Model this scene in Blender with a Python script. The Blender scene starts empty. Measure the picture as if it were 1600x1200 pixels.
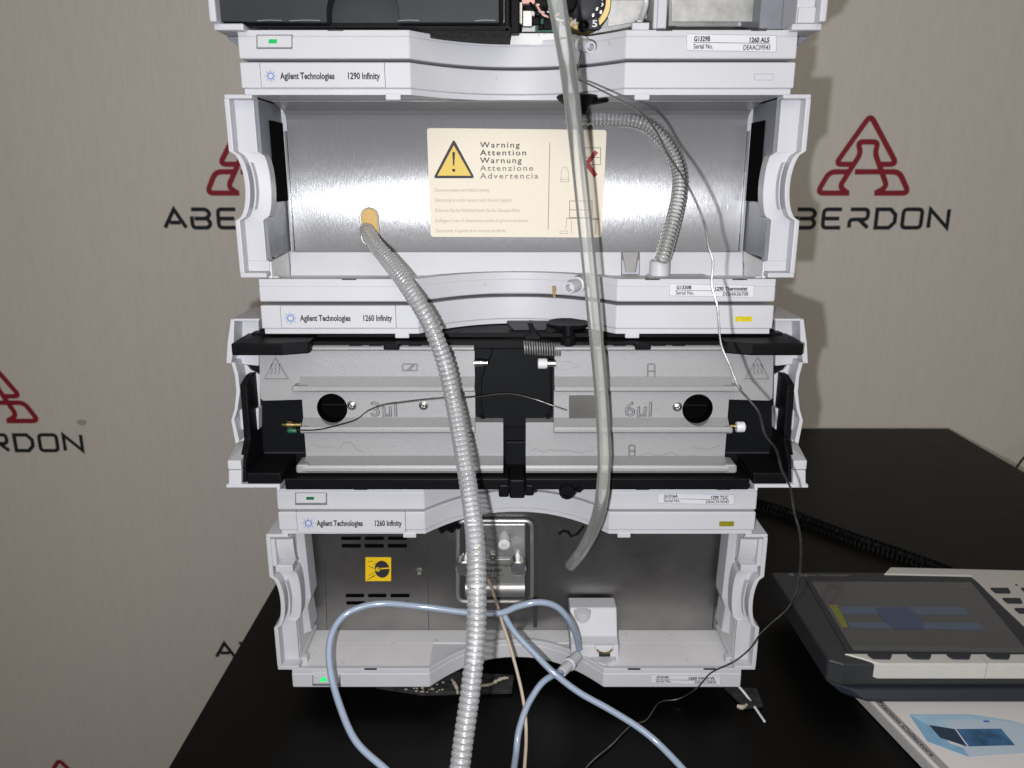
import bpy, bmesh, math, random
from mathutils import Vector, Matrix

random.seed(7)
scene = bpy.context.scene
COL = scene.collection
R = math.radians

# ------------------------------------------------------------------ camera
F_PX = 1202.0                                   # focal length in photo pixels (1600 wide)
PITCH = R(15.0)
CAM = Vector((-0.0033, -0.481, 0.360))          # metres; stack front face is the plane y = 0
cam_data = bpy.data.cameras.new('camera')
cam_data.sensor_width = 36.0
cam_data.lens = 36.0 * F_PX / 1600.0
cam_data.clip_start = 0.01
cam_data.clip_end = 50.0
cam_data.dof.use_dof = True
cam_data.dof.focus_distance = 0.50
cam_data.dof.aperture_fstop = 13.0
cam = bpy.data.objects.new('camera', cam_data)
cam.location = CAM
cam.rotation_euler = (R(90) - PITCH, 0, 0)
COL.objects.link(cam)
scene.camera = cam

# ------------------------------------------------------------------ world: dim warm room light
world = bpy.data.worlds.new('World')
scene.world = world
world.use_nodes = True
bg = world.node_tree.nodes['Background']
bg.inputs['Color'].default_value = (1.0, 0.91, 0.78, 1)
bg.inputs['Strength'].default_value = 0.050

# ------------------------------------------------------------------ lamps: the phone's flash and an added soft room fill
fl = bpy.data.lights.new('phone_flash', 'POINT')
fl.energy = 10.9
fl.color = (0.95, 0.965, 1.0)
fl.shadow_soft_size = 0.003
flash = bpy.data.objects.new('phone_flash', fl)
flash.location = CAM + Vector((-0.021, -0.004, -0.0165))
COL.objects.link(flash)
fill_data = bpy.data.lights.new('room_fill', 'AREA')
fill_data.shape = 'RECTANGLE'
fill_data.size = 1.7
fill_data.size_y = 1.2
fill_data.energy = 12.0
fill_data.color = (1.0, 0.935, 0.84)
fill_ob = bpy.data.objects.new('room_fill', fill_data)
fill_ob.location = (0.1, -1.60, 1.25)  # set low behind the camera, added to brighten the lower modules
fill_ob.rotation_euler = (R(60), 0, 0)
COL.objects.link(fill_ob)

scene.view_settings.view_transform = 'Standard'
scene.view_settings.look = 'None'
scene.view_settings.exposure = 0.0
scene.view_settings.gamma = 1.0
scene.view_settings.use_curve_mapping = False
scene.render.engine = 'CYCLES'
scene.cycles.use_denoising = True
scene.cycles.max_bounces = 14
scene.cycles.transmission_bounces = 14
scene.cycles.transparent_max_bounces = 16
scene.cycles.caustics_refractive = False
scene.cycles.caustics_reflective = False

# ------------------------------------------------------------------ measuring helpers: a photo point at a real distance
def ray(px, py):
    u = (px - 800) / F_PX
    v = (600 - py) / F_PX
    return Vector((u, math.cos(PITCH) + v * math.sin(PITCH), -math.sin(PITCH) + v * math.cos(PITCH)))

def P(px, py, y=0.0):            # on the vertical plane y
    d = ray(px, py)
    return CAM + d * ((y - CAM.y) / d.y)

def PD(px, py, dep):             # at a distance along the view axis
    return CAM + ray(px, py) * dep

def PT(px, py, z):               # on the horizontal plane z
    d = ray(px, py)
    return CAM + d * ((z - CAM.z) / d.z)

# ------------------------------------------------------------------ materials
MATS = {}

def mat(name, color, rough=0.5, metal=0.0, spec=0.5, noise=0.0, nscale=40.0, bump=0.0, bscale=300.0,
        aniso=0.0, tangent=None, trans=0.0, ior=1.45, emit=None, estr=0.0, stretch=(1, 1, 1), coat=0.0,
        bdist=0.0005, sss=0.0, rvar=0.0, dirt=None, dirt_at=0.66, dirt_scale=160.0, smudge=0.0):
    m = bpy.data.materials.new(name)
    m.use_nodes = True
    nt = m.node_tree
    b = nt.nodes['Principled BSDF']
    b.inputs['Base Color'].default_value = (*color, 1)
    b.inputs['Roughness'].default_value = rough
    b.inputs['Metallic'].default_value = metal
    b.inputs['Specular IOR Level'].default_value = spec
    b.inputs['IOR'].default_value = ior
    b.inputs['Transmission Weight'].default_value = trans
    b.inputs['Coat Weight'].default_value = coat
    if sss:
        b.inputs['Subsurface Weight'].default_value = sss
        b.inputs['Subsurface Radius'].default_value = (0.003, 0.003, 0.003)
    if emit:
        b.inputs['Emission Color'].default_value = (*emit, 1)
        b.inputs['Emission Strength'].default_value = estr
    if noise or bump or rvar:
        tc = nt.nodes.new('ShaderNodeTexCoord')
        geo = nt.nodes.new('ShaderNodeNewGeometry')
        mp = nt.nodes.new('ShaderNodeMapping')
        mp.inputs['Scale'].default_value = stretch
        nt.links.new(geo.outputs['Position'], mp.inputs['Vector'])
    if noise:
        n = nt.nodes.new('ShaderNodeTexNoise')
        n.inputs['Scale'].default_value = nscale
        n.inputs['Detail'].default_value = 6
        n.inputs['Roughness'].default_value = 0.65
        nt.links.new(mp.outputs['Vector'], n.inputs['Vector'])
        ramp = nt.nodes.new('ShaderNodeMapRange')
        ramp.inputs['From Min'].default_value = 0.3
        ramp.inputs['From Max'].default_value = 0.7
        ramp.inputs['To Min'].default_value = 1.0 - noise
        ramp.inputs['To Max'].default_value = 1.0 + noise
        nt.links.new(n.outputs['Fac'], ramp.inputs['Value'])
        mx = nt.nodes.new('ShaderNodeVectorMath')
        mx.operation = 'SCALE'
        mx.inputs[0].default_value = color
        nt.links.new(ramp.outputs['Result'], mx.inputs['Scale'])
        nt.links.new(mx.outputs['Vector'], b.inputs['Base Color'])
        if rvar:
            rr = nt.nodes.new('ShaderNodeMapRange')
            rr.inputs['From Min'].default_value = 0.3
            rr.inputs['From Max'].default_value = 0.7
            rr.inputs['To Min'].default_value = rough - rvar
            rr.inputs['To Max'].default_value = rough + rvar
            nt.links.new(n.outputs['Fac'], rr.inputs['Value'])
            nt.links.new(rr.outputs['Result'], b.inputs['Roughness'])
    if dirt:                                       # sparse marks of another colour
        geo3 = nt.nodes.new('ShaderNodeNewGeometry')
        n3 = nt.nodes.new('ShaderNodeTexNoise')
        n3.inputs['Scale'].default_value = dirt_scale
        n3.inputs['Detail'].default_value = 5
        n3.inputs['Roughness'].default_value = 0.6
        nt.links.new(geo3.outputs['Position'], n3.inputs['Vector'])
        r3 = nt.nodes.new('ShaderNodeMapRange')
        r3.inputs['From Min'].default_value = dirt_at
        r3.inputs['From Max'].default_value = dirt_at + 0.10
        nt.links.new(n3.outputs['Fac'], r3.inputs['Value'])
        mx3 = nt.nodes.new('ShaderNodeMix')
        mx3.data_type = 'RGBA'
        src = b.inputs['Base Color'].links[0].from_socket if b.inputs['Base Color'].links else None
        mx3.inputs['A'].default_value = (*color, 1)
        if src:
            nt.links.new(src, mx3.inputs['A'])
        mx3.inputs['B'].default_value = (*dirt, 1)
        nt.links.new(r3.outputs['Result'], mx3.inputs['Factor'])
        nt.links.new(mx3.outputs['Result'], b.inputs['Base Color'])
    if smudge:                                     # finger smears change the gloss
        geo4 = nt.nodes.new('ShaderNodeNewGeometry')
        n4 = nt.nodes.new('ShaderNodeTexNoise')
        n4.inputs['Scale'].default_value = 45
        n4.inputs['Detail'].default_value = 7
        n4.inputs['Roughness'].default_value = 0.7
        nt.links.new(geo4.outputs['Position'], n4.inputs['Vector'])
        r4 = nt.nodes.new('ShaderNodeMapRange')
        r4.inputs['From Min'].default_value = 0.35
        r4.inputs['From Max'].default_value = 0.70
        r4.inputs['To Min'].default_value = rough - smudge * 0.5
        r4.inputs['To Max'].default_value = rough + smudge
        nt.links.new(n4.outputs['Fac'], r4.inputs['Value'])
        nt.links.new(r4.outputs['Result'], b.inputs['Roughness'])
    if bump:
        n2 = nt.nodes.new('ShaderNodeTexNoise')
        n2.inputs['Scale'].default_value = bscale
        n2.inputs['Detail'].default_value = 3
        nt.links.new(mp.outputs['Vector'], n2.inputs['Vector'])
        bp = nt.nodes.new('ShaderNodeBump')
        bp.inputs['Strength'].default_value = bump
        bp.inputs['Distance'].default_value = bdist
        nt.links.new(n2.outputs['Fac'], bp.inputs['Height'])
        nt.links.new(bp.outputs['Normal'], b.inputs['Normal'])
    if aniso:
        b.inputs['Anisotropic'].default_value = aniso
        cx = nt.nodes.new('ShaderNodeCombineXYZ')
        cx.inputs[0].default_value, cx.inputs[1].default_value, cx.inputs[2].default_value = tangent
        nt.links.new(cx.outputs[0], b.inputs['Tangent'])
    MATS[name] = m
    return m

mat('white', (0.545, 0.545, 0.575), 0.42, spec=0.4, noise=0.035, nscale=25, bump=0.10, bscale=1400, bdist=0.0002,
    dirt=(0.36, 0.33, 0.29), dirt_at=0.69)
mat('cream', (0.74, 0.73, 0.73), 0.45, spec=0.4, noise=0.05, nscale=45, bump=0.10, bscale=1400, bdist=0.0002,
    dirt=(0.42, 0.38, 0.32), dirt_at=0.66)
mat('plate_white', (0.56, 0.56, 0.585), 0.35, spec=0.4, noise=0.02, nscale=80)
mat('grey_side', (0.20, 0.21, 0.235), 0.42, noise=0.12, nscale=50)
mat('steel', (0.29, 0.29, 0.298), 0.20, metal=0.34, smudge=0.012, aniso=0.97, tangent=(1, 0, 0), noise=0.05, nscale=1200,
    stretch=(1.0, 1.0, 0.05), bump=0.55, bscale=3200, bdist=0.00012)
mat('plate_grey', (0.42, 0.42, 0.42), 0.45, metal=0.8, noise=0.2, nscale=110, bump=0.1, bscale=400)
mat('dull_steel', (0.36, 0.35, 0.342), 0.42, metal=1.0, aniso=0.6, tangent=(1, 0, 0), noise=0.08, nscale=60,
    bump=0.04, bscale=700, bdist=0.0001, smudge=0.08, dirt=(0.26, 0.25, 0.24), dirt_at=0.66, dirt_scale=90.0)
mat('soft_metal', (0.38, 0.375, 0.36), 0.48, metal=0.8, noise=0.10, nscale=250)
mat('flat_black', (0.0015, 0.0015, 0.0015), 0.9, spec=0.05)  # the side pads' own black; painted shade in bores and vent slots
mat('button_shade', (0.16, 0.16, 0.18), 0.7)
mat('bright_metal', (0.66, 0.65, 0.63), 0.26, metal=1.0, noise=0.05, nscale=200)
mat('brass', (0.62, 0.50, 0.24), 0.28, metal=1.0)
mat('cast', (0.37, 0.37, 0.375), 0.60, metal=0.4, noise=0.14, nscale=1500, bump=0.30, bscale=1500, bdist=0.0004)
mat('cast_line', (0.22, 0.22, 0.225), 0.55, metal=0.5)
mat('cast_faint', (0.27, 0.27, 0.275), 0.6, metal=0.4)
mat('cast_stain', (0.30, 0.30, 0.30), 0.6, metal=0.4, noise=0.1, nscale=300)
mat('black', (0.0040, 0.0042, 0.0050), 0.5, spec=0.13, noise=0.2, nscale=80, bump=0.06, bscale=900, bdist=0.0002)
mat('black_recess', (0.0050, 0.0055, 0.0070), 0.5, spec=0.13, bump=0.06, bscale=1200, bdist=0.0002)
mat('foam', (0.018, 0.018, 0.018), 0.95, noise=0.6, nscale=700, bump=0.9, bscale=900, bdist=0.0012)
mat('charcoal', (0.024, 0.0265, 0.031), 0.5, spec=0.35, noise=0.10, nscale=60, bump=0.08, bscale=1500, bdist=0.0002)
mat('ink', (0.02, 0.02, 0.025), 0.6)
mat('ink_fade', (0.40, 0.37, 0.33), 0.7)
mat('ink_grey', (0.22, 0.20, 0.19), 0.7)
mat('ink_blue', (0.06, 0.16, 0.50), 0.6)
mat('sign', (0.74, 0.67, 0.55), 0.55, noise=0.015, nscale=200)
mat('sign_yellow', (0.68, 0.47, 0.055), 0.5)
mat('yellow', (0.80, 0.52, 0.01), 0.45)
mat('yellow_mark', (0.62, 0.50, 0.01), 0.45, noise=0.25, nscale=300)
mat('olive_mark', (0.24, 0.21, 0.012), 0.45, noise=0.25, nscale=300)
mat('red_mark', (0.33, 0.012, 0.02), 0.5)
mat('label', (0.66, 0.66, 0.69), 0.4)
mat('label_edge', (0.30, 0.30, 0.44), 0.5)
mat('green_led', (0.0, 0.28, 0.07), 0.3, emit=(0.0, 0.8, 0.16), estr=0.28)
mat('green_dim', (0.01, 0.14, 0.05), 0.4)
mat('green_bright', (0.0, 0.5, 0.1), 0.3, emit=(0.02, 1.0, 0.18), estr=0.8)
mat('gap', (0.03, 0.03, 0.035), 0.8)
mat('foam_tan', (0.62, 0.42, 0.16), 0.8, noise=0.08, nscale=300)
mat('pcb', (0.01, 0.09, 0.05), 0.4)
mat('pink', (0.75, 0.42, 0.36), 0.5)
mat('grime', (0.33, 0.20, 0.09), 0.8, noise=0.4, nscale=900)
mat('debris', (0.42, 0.38, 0.29), 0.85, noise=0.25, nscale=500, bump=0.6, bscale=900)
mat('pad', (0.020, 0.020, 0.020), 0.8, noise=0.8, nscale=140, bump=0.5, bscale=600)
mat('table', (0.0017, 0.0016, 0.0015), 0.40, spec=0.15, noise=0.25, nscale=30, bump=0.08, bscale=500, bdist=0.0003,
    dirt=(0.03, 0.028, 0.025), dirt_at=0.72, dirt_scale=420.0, smudge=0.03)
mat('table_edge', (0.01, 0.01, 0.01), 0.5)
mat('leg_metal', (0.05, 0.05, 0.05), 0.5)
mat('floor', (0.12, 0.11, 0.10), 0.6, noise=0.2, nscale=8)
mat('wire', (0.30, 0.295, 0.285), 0.38, metal=1.0, noise=0.6, nscale=90)
mat('capillary', (0.30, 0.28, 0.27), 0.32, metal=1.0)
mat('tan_tube', (0.52, 0.42, 0.33), 0.35)
mat('white_fit', (0.66, 0.66, 0.68), 0.35, sss=0.1)
mat('hand_white', (0.60, 0.585, 0.545), 0.5, noise=0.04, nscale=90)
mat('hand_dark', (0.032, 0.034, 0.037), 0.5, noise=0.10, nscale=80, bump=0.1, bscale=1500, bdist=0.0002)
mat('hand_base', (0.022, 0.026, 0.036), 0.45)
mat('screen', (0.012, 0.012, 0.013), 0.18, spec=0.5, coat=0.3, emit=(0.93, 0.97, 1.0), estr=0.024)
mat('lcd_blue', (0.03, 0.045, 0.07), 0.2, emit=(0.50, 0.66, 0.95), estr=0.045)
mat('lcd_navy', (0.02, 0.03, 0.06), 0.2, emit=(0.40, 0.50, 0.95), estr=0.035)
mat('lcd_yellow', (0.08, 0.08, 0.01), 0.2, emit=(0.85, 0.85, 0.15), estr=0.05)
mat('lcd_faint', (0.03, 0.03, 0.03), 0.2, emit=(0.9, 0.95, 1.0), estr=0.03)
mat('hand_print', (0.22, 0.23, 0.24), 0.5)
mat('paper', (0.72, 0.69, 0.68), 0.35, noise=0.015, nscale=200)
mat('paper_edge', (0.42, 0.40, 0.39), 0.8, noise=0.15, nscale=600)
mat('spine', (0.30, 0.29, 0.30), 0.45)
mat('print_pale', (0.48, 0.58, 0.68), 0.35)
mat('print_mid', (0.22, 0.42, 0.62), 0.35, noise=0.12, nscale=120)
mat('print_sky', (0.36, 0.55, 0.70), 0.35, noise=0.06, nscale=100)
mat('print_deep', (0.03, 0.12, 0.26), 0.35, noise=0.6, nscale=60)
mat('print_dark', (0.012, 0.035, 0.07), 0.35)
mat('stain', (0.52, 0.48, 0.44), 0.7)
mat('logo_red', (0.36, 0.022, 0.040), 0.6)
mat('logo_black', (0.018, 0.020, 0.030), 0.6)

# backdrop: warm grey sheet with soft vertical folds in its relief
m = mat('wall', (0.88, 0.83, 0.77), 0.62, spec=0.25)
nt = m.node_tree
geo = nt.nodes.new('ShaderNodeNewGeometry')
mp = nt.nodes.new('ShaderNodeMapping')
mp.inputs['Scale'].default_value = (1, 1, 0.06)
nt.links.new(geo.outputs['Position'], mp.inputs['Vector'])
n = nt.nodes.new('ShaderNodeTexNoise')
n.inputs['Scale'].default_value = 26
n.inputs['Detail'].default_value = 3
nt.links.new(mp.outputs['Vector'], n.inputs['Vector'])
w2 = nt.nodes.new('ShaderNodeTexNoise')
w2.inputs['Scale'].default_value = 900
nt.links.new(geo.outputs['Position'], w2.inputs['Vector'])
ad = nt.nodes.new('ShaderNodeMath')
ad.operation = 'MULTIPLY_ADD'
ad.inputs[1].default_value = 0.04
nt.links.new(w2.outputs['Fac'], ad.inputs[0])
nt.links.new(n.outputs['Fac'], ad.inputs[2])
bp = nt.nodes.new('ShaderNodeBump')
bp.inputs['Strength'].default_value = 0.40
bp.inputs['Distance'].default_value = 0.004
nt.links.new(ad.outputs[0], bp.inputs['Height'])
nt.links.new(bp.outputs['Normal'], nt.nodes['Principled BSDF'].inputs['Normal'])

# fine upright weave in the sheet's own colour
wv = nt.nodes.new('ShaderNodeMapping')
wv.inputs['Scale'].default_value = (1, 1, 0.12)
nt.links.new(geo.outputs['Position'], wv.inputs['Vector'])
wn = nt.nodes.new('ShaderNodeTexNoise')
wn.inputs['Scale'].default_value = 260
wn.inputs['Detail'].default_value = 4
nt.links.new(wv.outputs['Vector'], wn.inputs['Vector'])
wr = nt.nodes.new('ShaderNodeMapRange')
wr.inputs['From Min'].default_value = 0.3
wr.inputs['From Max'].default_value = 0.7
wr.inputs['To Min'].default_value = 0.965
wr.inputs['To Max'].default_value = 1.035
nt.links.new(wn.outputs['Fac'], wr.inputs['Value'])
ws = nt.nodes.new('ShaderNodeVectorMath')
ws.operation = 'SCALE'
ws.inputs[0].default_value = (0.88, 0.83, 0.77)
nt.links.new(wr.outputs['Result'], ws.inputs['Scale'])
nt.links.new(ws.outputs['Vector'], nt.nodes['Principled BSDF'].inputs['Base Color'])

# clear and milky plastics: a thin wall that passes light, scatters some of it and shines
def plastic_thin(name, tint, milk, edge, dcol, gloss_rough=0.12):
    m = bpy.data.materials.new(name)
    m.use_nodes = True
    nt = m.node_tree
    nt.nodes.remove(nt.nodes['Principled BSDF'])
    tr = nt.nodes.new('ShaderNodeBsdfTransparent')
    tr.inputs['Color'].default_value = (*tint, 1)
    df = nt.nodes.new('ShaderNodeBsdfDiffuse')
    df.inputs['Color'].default_value = (*dcol, 1)
    tl = nt.nodes.new('ShaderNodeBsdfTranslucent')
    tl.inputs['Color'].default_value = (*dcol, 1)
    sc_ = nt.nodes.new('ShaderNodeMixShader')
    sc_.inputs[0].default_value = 0.18
    nt.links.new(df.outputs[0], sc_.inputs[1])
    nt.links.new(tl.outputs[0], sc_.inputs[2])
    fr = nt.nodes.new('ShaderNodeFresnel')                 # edge-on the wall is longer, so it looks milkier and shinier
    fr.inputs['IOR'].default_value = 1.5
    mr = nt.nodes.new('ShaderNodeMapRange')
    mr.inputs['From Min'].default_value = 0.04
    mr.inputs['From Max'].default_value = 0.45
    mr.inputs['To Min'].default_value = milk
    mr.inputs['To Max'].default_value = edge
    nt.links.new(fr.outputs[0], mr.inputs['Value'])
    mx = nt.nodes.new('ShaderNodeMixShader')
    nt.links.new(mr.outputs['Result'], mx.inputs[0])
    nt.links.new(tr.outputs[0], mx.inputs[1])
    nt.links.new(sc_.outputs[0], mx.inputs[2])
    gl = nt.nodes.new('ShaderNodeBsdfGlossy')
    gl.inputs['Roughness'].default_value = gloss_rough
    mx2 = nt.nodes.new('ShaderNodeMixShader')
    nt.links.new(fr.outputs[0], mx2.inputs[0])
    nt.links.new(mx.outputs[0], mx2.inputs[1])
    nt.links.new(gl.outputs[0], mx2.inputs[2])
    nt.links.new(mx2.outputs[0], nt.nodes['Material Output'].inputs['Surface'])
    MATS[name] = m

plastic_thin('hose_clear', (0.98, 0.98, 0.98), 0.25, 0.95, (0.90, 0.91, 0.93), 0.16)
plastic_thin('hose_small', (0.97, 0.97, 0.96), 0.17, 0.80, (0.86, 0.86, 0.84), 0.14)
plastic_thin('tube_clear', (0.985, 0.985, 0.975), 0.20, 0.75, (0.90, 0.90, 0.86), 0.12)
plastic_thin('blue_tube', (0.86, 0.91, 0.98), 0.55, 0.92, (0.60, 0.71, 0.89), 0.12)

# ------------------------------------------------------------------ mesh building
WO = {}                                           # world origin of each object

class MB:
    def __init__(self):
        self.v = []
        self.f = []

    def add(self, vs, fs):
        o = len(self.v)
        self.v += [Vector(p) for p in vs]
        self.f += [[i + o for i in f] for f in fs]
        return self

    def box(self, x0, x1, y0, y1, z0, z1):
        x0, x1 = min(x0, x1), max(x0, x1)
        vs = [(x, y, z) for x in (x0, x1) for y in (y0, y1) for z in (z0, z1)]
        return self.add(vs, [(0, 1, 3, 2), (4, 6, 7, 5), (0, 4, 5, 1), (2, 3, 7, 6), (0, 2, 6, 4), (1, 5, 7, 3)])

    def prism(self, poly, a0, a1, axis='Y'):
        n = len(poly)
        def put(p, a):
            if axis == 'Y':
                return (p[0], a, p[1])
            if axis == 'Z':
                return (p[0], p[1], a)
            return (a, p[0], p[1])
        vs = [put(p, a0) for p in poly] + [put(p, a1) for p in poly]
        fs = [list(range(n)), list(range(2 * n - 1, n - 1, -1))]
        fs += [(i, i + n, (i + 1) % n + n, (i + 1) % n) for i in range(n)]
        return self.add(vs, fs)

    def loft(self, rings, closed=True, caps=True):
        n = len(rings[0])
        vs = [p for r in rings for p in r]
        fs = []
        for k in range(len(rings) - 1):
            for i in range(n if closed else n - 1):
                j = (i + 1) % n
                fs.append((k * n + i, k * n + j, (k + 1) * n + j, (k + 1) * n + i))
        if caps:
            fs.append(list(range(n - 1, -1, -1)))
            fs.append([(len(rings) - 1) * n + i for i in range(n)])
        return self.add(vs, fs)

    def tube(self, path, rad, n=14, caps=True):
        path = [Vector(p) for p in path]
        if not isinstance(rad, (list, tuple)):
            rad = [rad] * len(path)
        rings = []
        up = Vector((0.13, 0.31, 0.94)).normalized()
        prev = None
        for i, p in enumerate(path):
            t = (path[min(i + 1, len(path) - 1)] - path[max(i - 1, 0)]).normalized()
            if prev is None:
                a = t.cross(up)
                if a.length < 1e-3:
                    a = t.cross(Vector((1, 0, 0)))
                a.normalize()
            else:
                a = (prev - t * prev.dot(t)).normalized()
            prev = a
            b = t.cross(a)
            rings.append([p + (a * math.cos(2 * math.pi * k / n) + b * math.sin(2 * math.pi * k / n)) * rad[i] for k in range(n)])
        return self.loft(rings, True, caps)

    def cyl(self, p0, p1, r, n=20, r1=None):
        return self.tube([p0, p1], [r, r if r1 is None else r1], n)

    def lathe(self, p0, axis, prof, n=24):
        axis = Vector(axis).normalized()
        return self.tube_rings(Vector(p0), axis, prof, n)

    def tube_rings(self, p0, ax, prof, n):
        a = ax.cross(Vector((0.1, 0.2, 0.97)))
        a.normalize()
        b = ax.cross(a)
        rings = [[p0 + ax * h + (a * math.cos(2 * math.pi * k / n) + b * math.sin(2 * math.pi * k / n)) * max(r, 1e-5) for k in range(n)] for h, r in prof]
        return self.loft(rings, True, True)

    def xf(self, fn):
        self.v = [Vector(fn(p)) for p in self.v]
        return self

    def build(self, name, m, parent=None, bevel=0.0, smooth=False, seg=2):
        c = sum(self.v, Vector()) / max(1, len(self.v))
        me = bpy.data.meshes.new(name)
        me.from_pydata([tuple(p - c) for p in self.v], [], [list(f) for f in self.f])
        bm = bmesh.new()
        bm.from_mesh(me)
        bmesh.ops.recalc_face_normals(bm, faces=bm.faces)
        bm.to_mesh(me)
        bm.free()
        return finish(name, me, m, parent, c, bevel, smooth, seg)

def finish(name, me, m, parent, c, bevel=0.0, smooth=False, seg=2):
    me.materials.append(MATS[m])
    if smooth:
        me.shade_smooth()
        me.set_sharp_from_angle(angle=R(40))
    o = bpy.data.objects.new(name, me)
    COL.objects.link(o)
    place(o, parent, c)
    if bevel:
        md = o.modifiers.new('bevel', 'BEVEL')
        md.width = bevel
        md.segments = seg
        md.limit_method = 'ANGLE'
        md.angle_limit = R(35)
        md.harden_normals = smooth
    return o

def place(o, parent, c):
    WO[o] = Vector(c)
    if parent:
        o.parent = parent
        o.location = Vector(c) - WO[parent]
    else:
        o.location = c

def tag(o, label, cat, group=None, kind=None):
    if label:
        o['label'] = label
    if cat:
        o['category'] = cat
    if group:
        o['group'] = group
    if kind:
        o['kind'] = kind
    return o

def thing(name, label, cat, loc, group=None):
    o = bpy.data.objects.new(name, None)
    o.empty_display_size = 0.05
    COL.objects.link(o)
    place(o, None, loc)
    return tag(o, label, cat, group)

def box(name, m, parent, x0, x1, y0, y1, z0, z1, bevel=0.0):
    return MB().box(x0, x1, y0, y1, z0, z1).build(name, m, parent, bevel)

def pxpoly(pts, y):
    return [(p.x, p.z) for p in (P(a, b, y) for a, b in pts)]

def front(name, m, parent, pts, y, depth, bevel=0.0):         # an outline seen from the front, at plane y, running back by depth
    return MB().prism(pxpoly(pts, y), y, y + depth, 'Y').build(name, m, parent, bevel)

def rect(a, b, c, d):
    return [(a, b), (c, b), (c, d), (a, d)]

def ribbon_mb(mb, pts, w, O, u, v, nrm, h=0.0002, closed=False):
    """flat stroke of width w along pts (2D, in metres) on the surface O,u,v"""
    pts = [Vector((p[0], p[1])) for p in pts]
    n = len(pts)
    L, Rr = [], []
    for i in range(n):
        if closed:
            a, b = pts[i - 1], pts[(i + 1) % n]
        else:
            a, b = pts[max(i - 1, 0)], pts[min(i + 1, n - 1)]
        d0 = (pts[i] - a)
        d1 = (b - pts[i])
        d0 = d0.normalized() if d0.length > 1e-9 else d1.normalized()
        d1 = d1.normalized() if d1.length > 1e-9 else d0
        t = (d0 + d1)
        t = t.normalized() if t.length > 1e-6 else d0
        nn = Vector((-t.y, t.x))
        k = 1.0 / max(0.45, nn.dot(Vector((-d1.y, d1.x))))
        L.append(pts[i] + nn * w * 0.5 * k)
        Rr.append(pts[i] - nn * w * 0.5 * k)
    def w3(p, hh):
        return O + u * p.x + v * p.y + nrm * hh
    rings = [[w3(L[i], h), w3(Rr[i], h), w3(Rr[i], 0), w3(L[i], 0)] for i in range(n)]
    if closed:
        rings.append(rings[0])
    mb.loft(rings, True, not closed)
    return mb

UX, UZ, NF = Vector((1, 0, 0)), Vector((0, 0, 1)), Vector((0, -1, 0))

def text(s, m, parent, O, u=UX, v=UZ, width=None, height=None, bold=0.0, spacing=1.0, align='L', outline=0.0, name='lettering'):
    cu = bpy.data.curves.new('text', 'FONT')
    cu.body = s
    cu.size = 1.0
    cu.offset = bold
    cu.space_character = spacing
    cu.resolution_u = 3
    if outline:
        cu.fill_mode = 'NONE'
        cu.bevel_depth = outline
        cu.bevel_resolution = 0
    ob = bpy.data.objects.new('text', cu)
    me = bpy.data.meshes.new_from_object(ob)
    bpy.data.objects.remove(ob)
    xs = [q.co.x for q in me.vertices]
    ys = [q.co.y for q in me.vertices]
    x0, x1 = min(xs), max(xs)
    cap = 0.66
    sy = height / cap if height else 1.0
    sx = width / (x1 - x0) if width else sy
    if not height:
        sy = sx
    sh = {'L': -x0, 'C': -(x0 + x1) / 2, 'R': -x1}[align]
    O = Vector(O)
    nrm = u.cross(v).normalized()
    nrm = nrm if nrm.dot(CAM - O) > 0 else -nrm
    c = O.copy()
    for q in me.vertices:
        p = O + u * ((q.co.x + sh) * sx) + v * (q.co.y * sy) + nrm * (0.00015 + q.co.z * sx)
        q.co = p - c
    return finish(name, me, m, parent, c)

def textpx(s, m, parent, px0, px1, pyb, cap_px, y, **kw):
    a, b, t = P(px0, pyb, y), P(px1, pyb, y), P(px0, pyb - cap_px, y)
    return text(s, m, parent, a, width=(b.x - a.x) if px1 else None, height=(t.z - a.z), **kw)

def spline(pts, step):
    pts = [Vector(p) for p in pts]
    P_ = [pts[0] * 2 - pts[1]] + pts + [pts[-1] * 2 - pts[-2]]
    out = []
    for i in range(1, len(P_) - 2):
        a, b, c, d = P_[i - 1:i + 3]
        k = max(2, int((c - b).length / step * 1.5))
        for j in range(k):
            t = j / k
            out.append(0.5 * ((2 * b) + (c - a) * t + (2 * a - 5 * b + 4 * c - d) * t * t + (3 * b - a - 3 * c + d) * t ** 3))
    out.append(pts[-1])
    res = [out[0]]
    acc = 0.0
    for i in range(1, len(out)):                  # even spacing
        seg = out[i] - out[i - 1]
        l = seg.length
        if l < 1e-9:
            continue
        d = seg / l
        pos = 0.0
        while acc + (l - pos) >= step:
            pos += step - acc
            res.append(out[i - 1] + d * pos)
            acc = 0.0
        acc += l - pos
    return res

# ================================================================== setting
WALL_Y = 0.72
TABLE_Z = -0.012
wall = tag(box('wall', 'wall', None, -3.0, 3.0, WALL_Y, WALL_Y + 0.04, -0.80, 2.2), None, None, kind='structure')
tag(box('floor', 'floor', None, -3.0, 3.0, -1.6, WALL_Y, -0.84, -0.80), None, None, kind='structure')

# printed mark on the backdrop: a flask in a triangle over the word
def px_shape(pts):                                # right-hand mark traced at the wall, relative to its centre line
    out = []
    for a, b in pts:
        p = P(1150 + a / 1.714, b / 1.714, WALL_Y)
        out.append((p.x - 0.527, p.z - 0.300))
    return out

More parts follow.
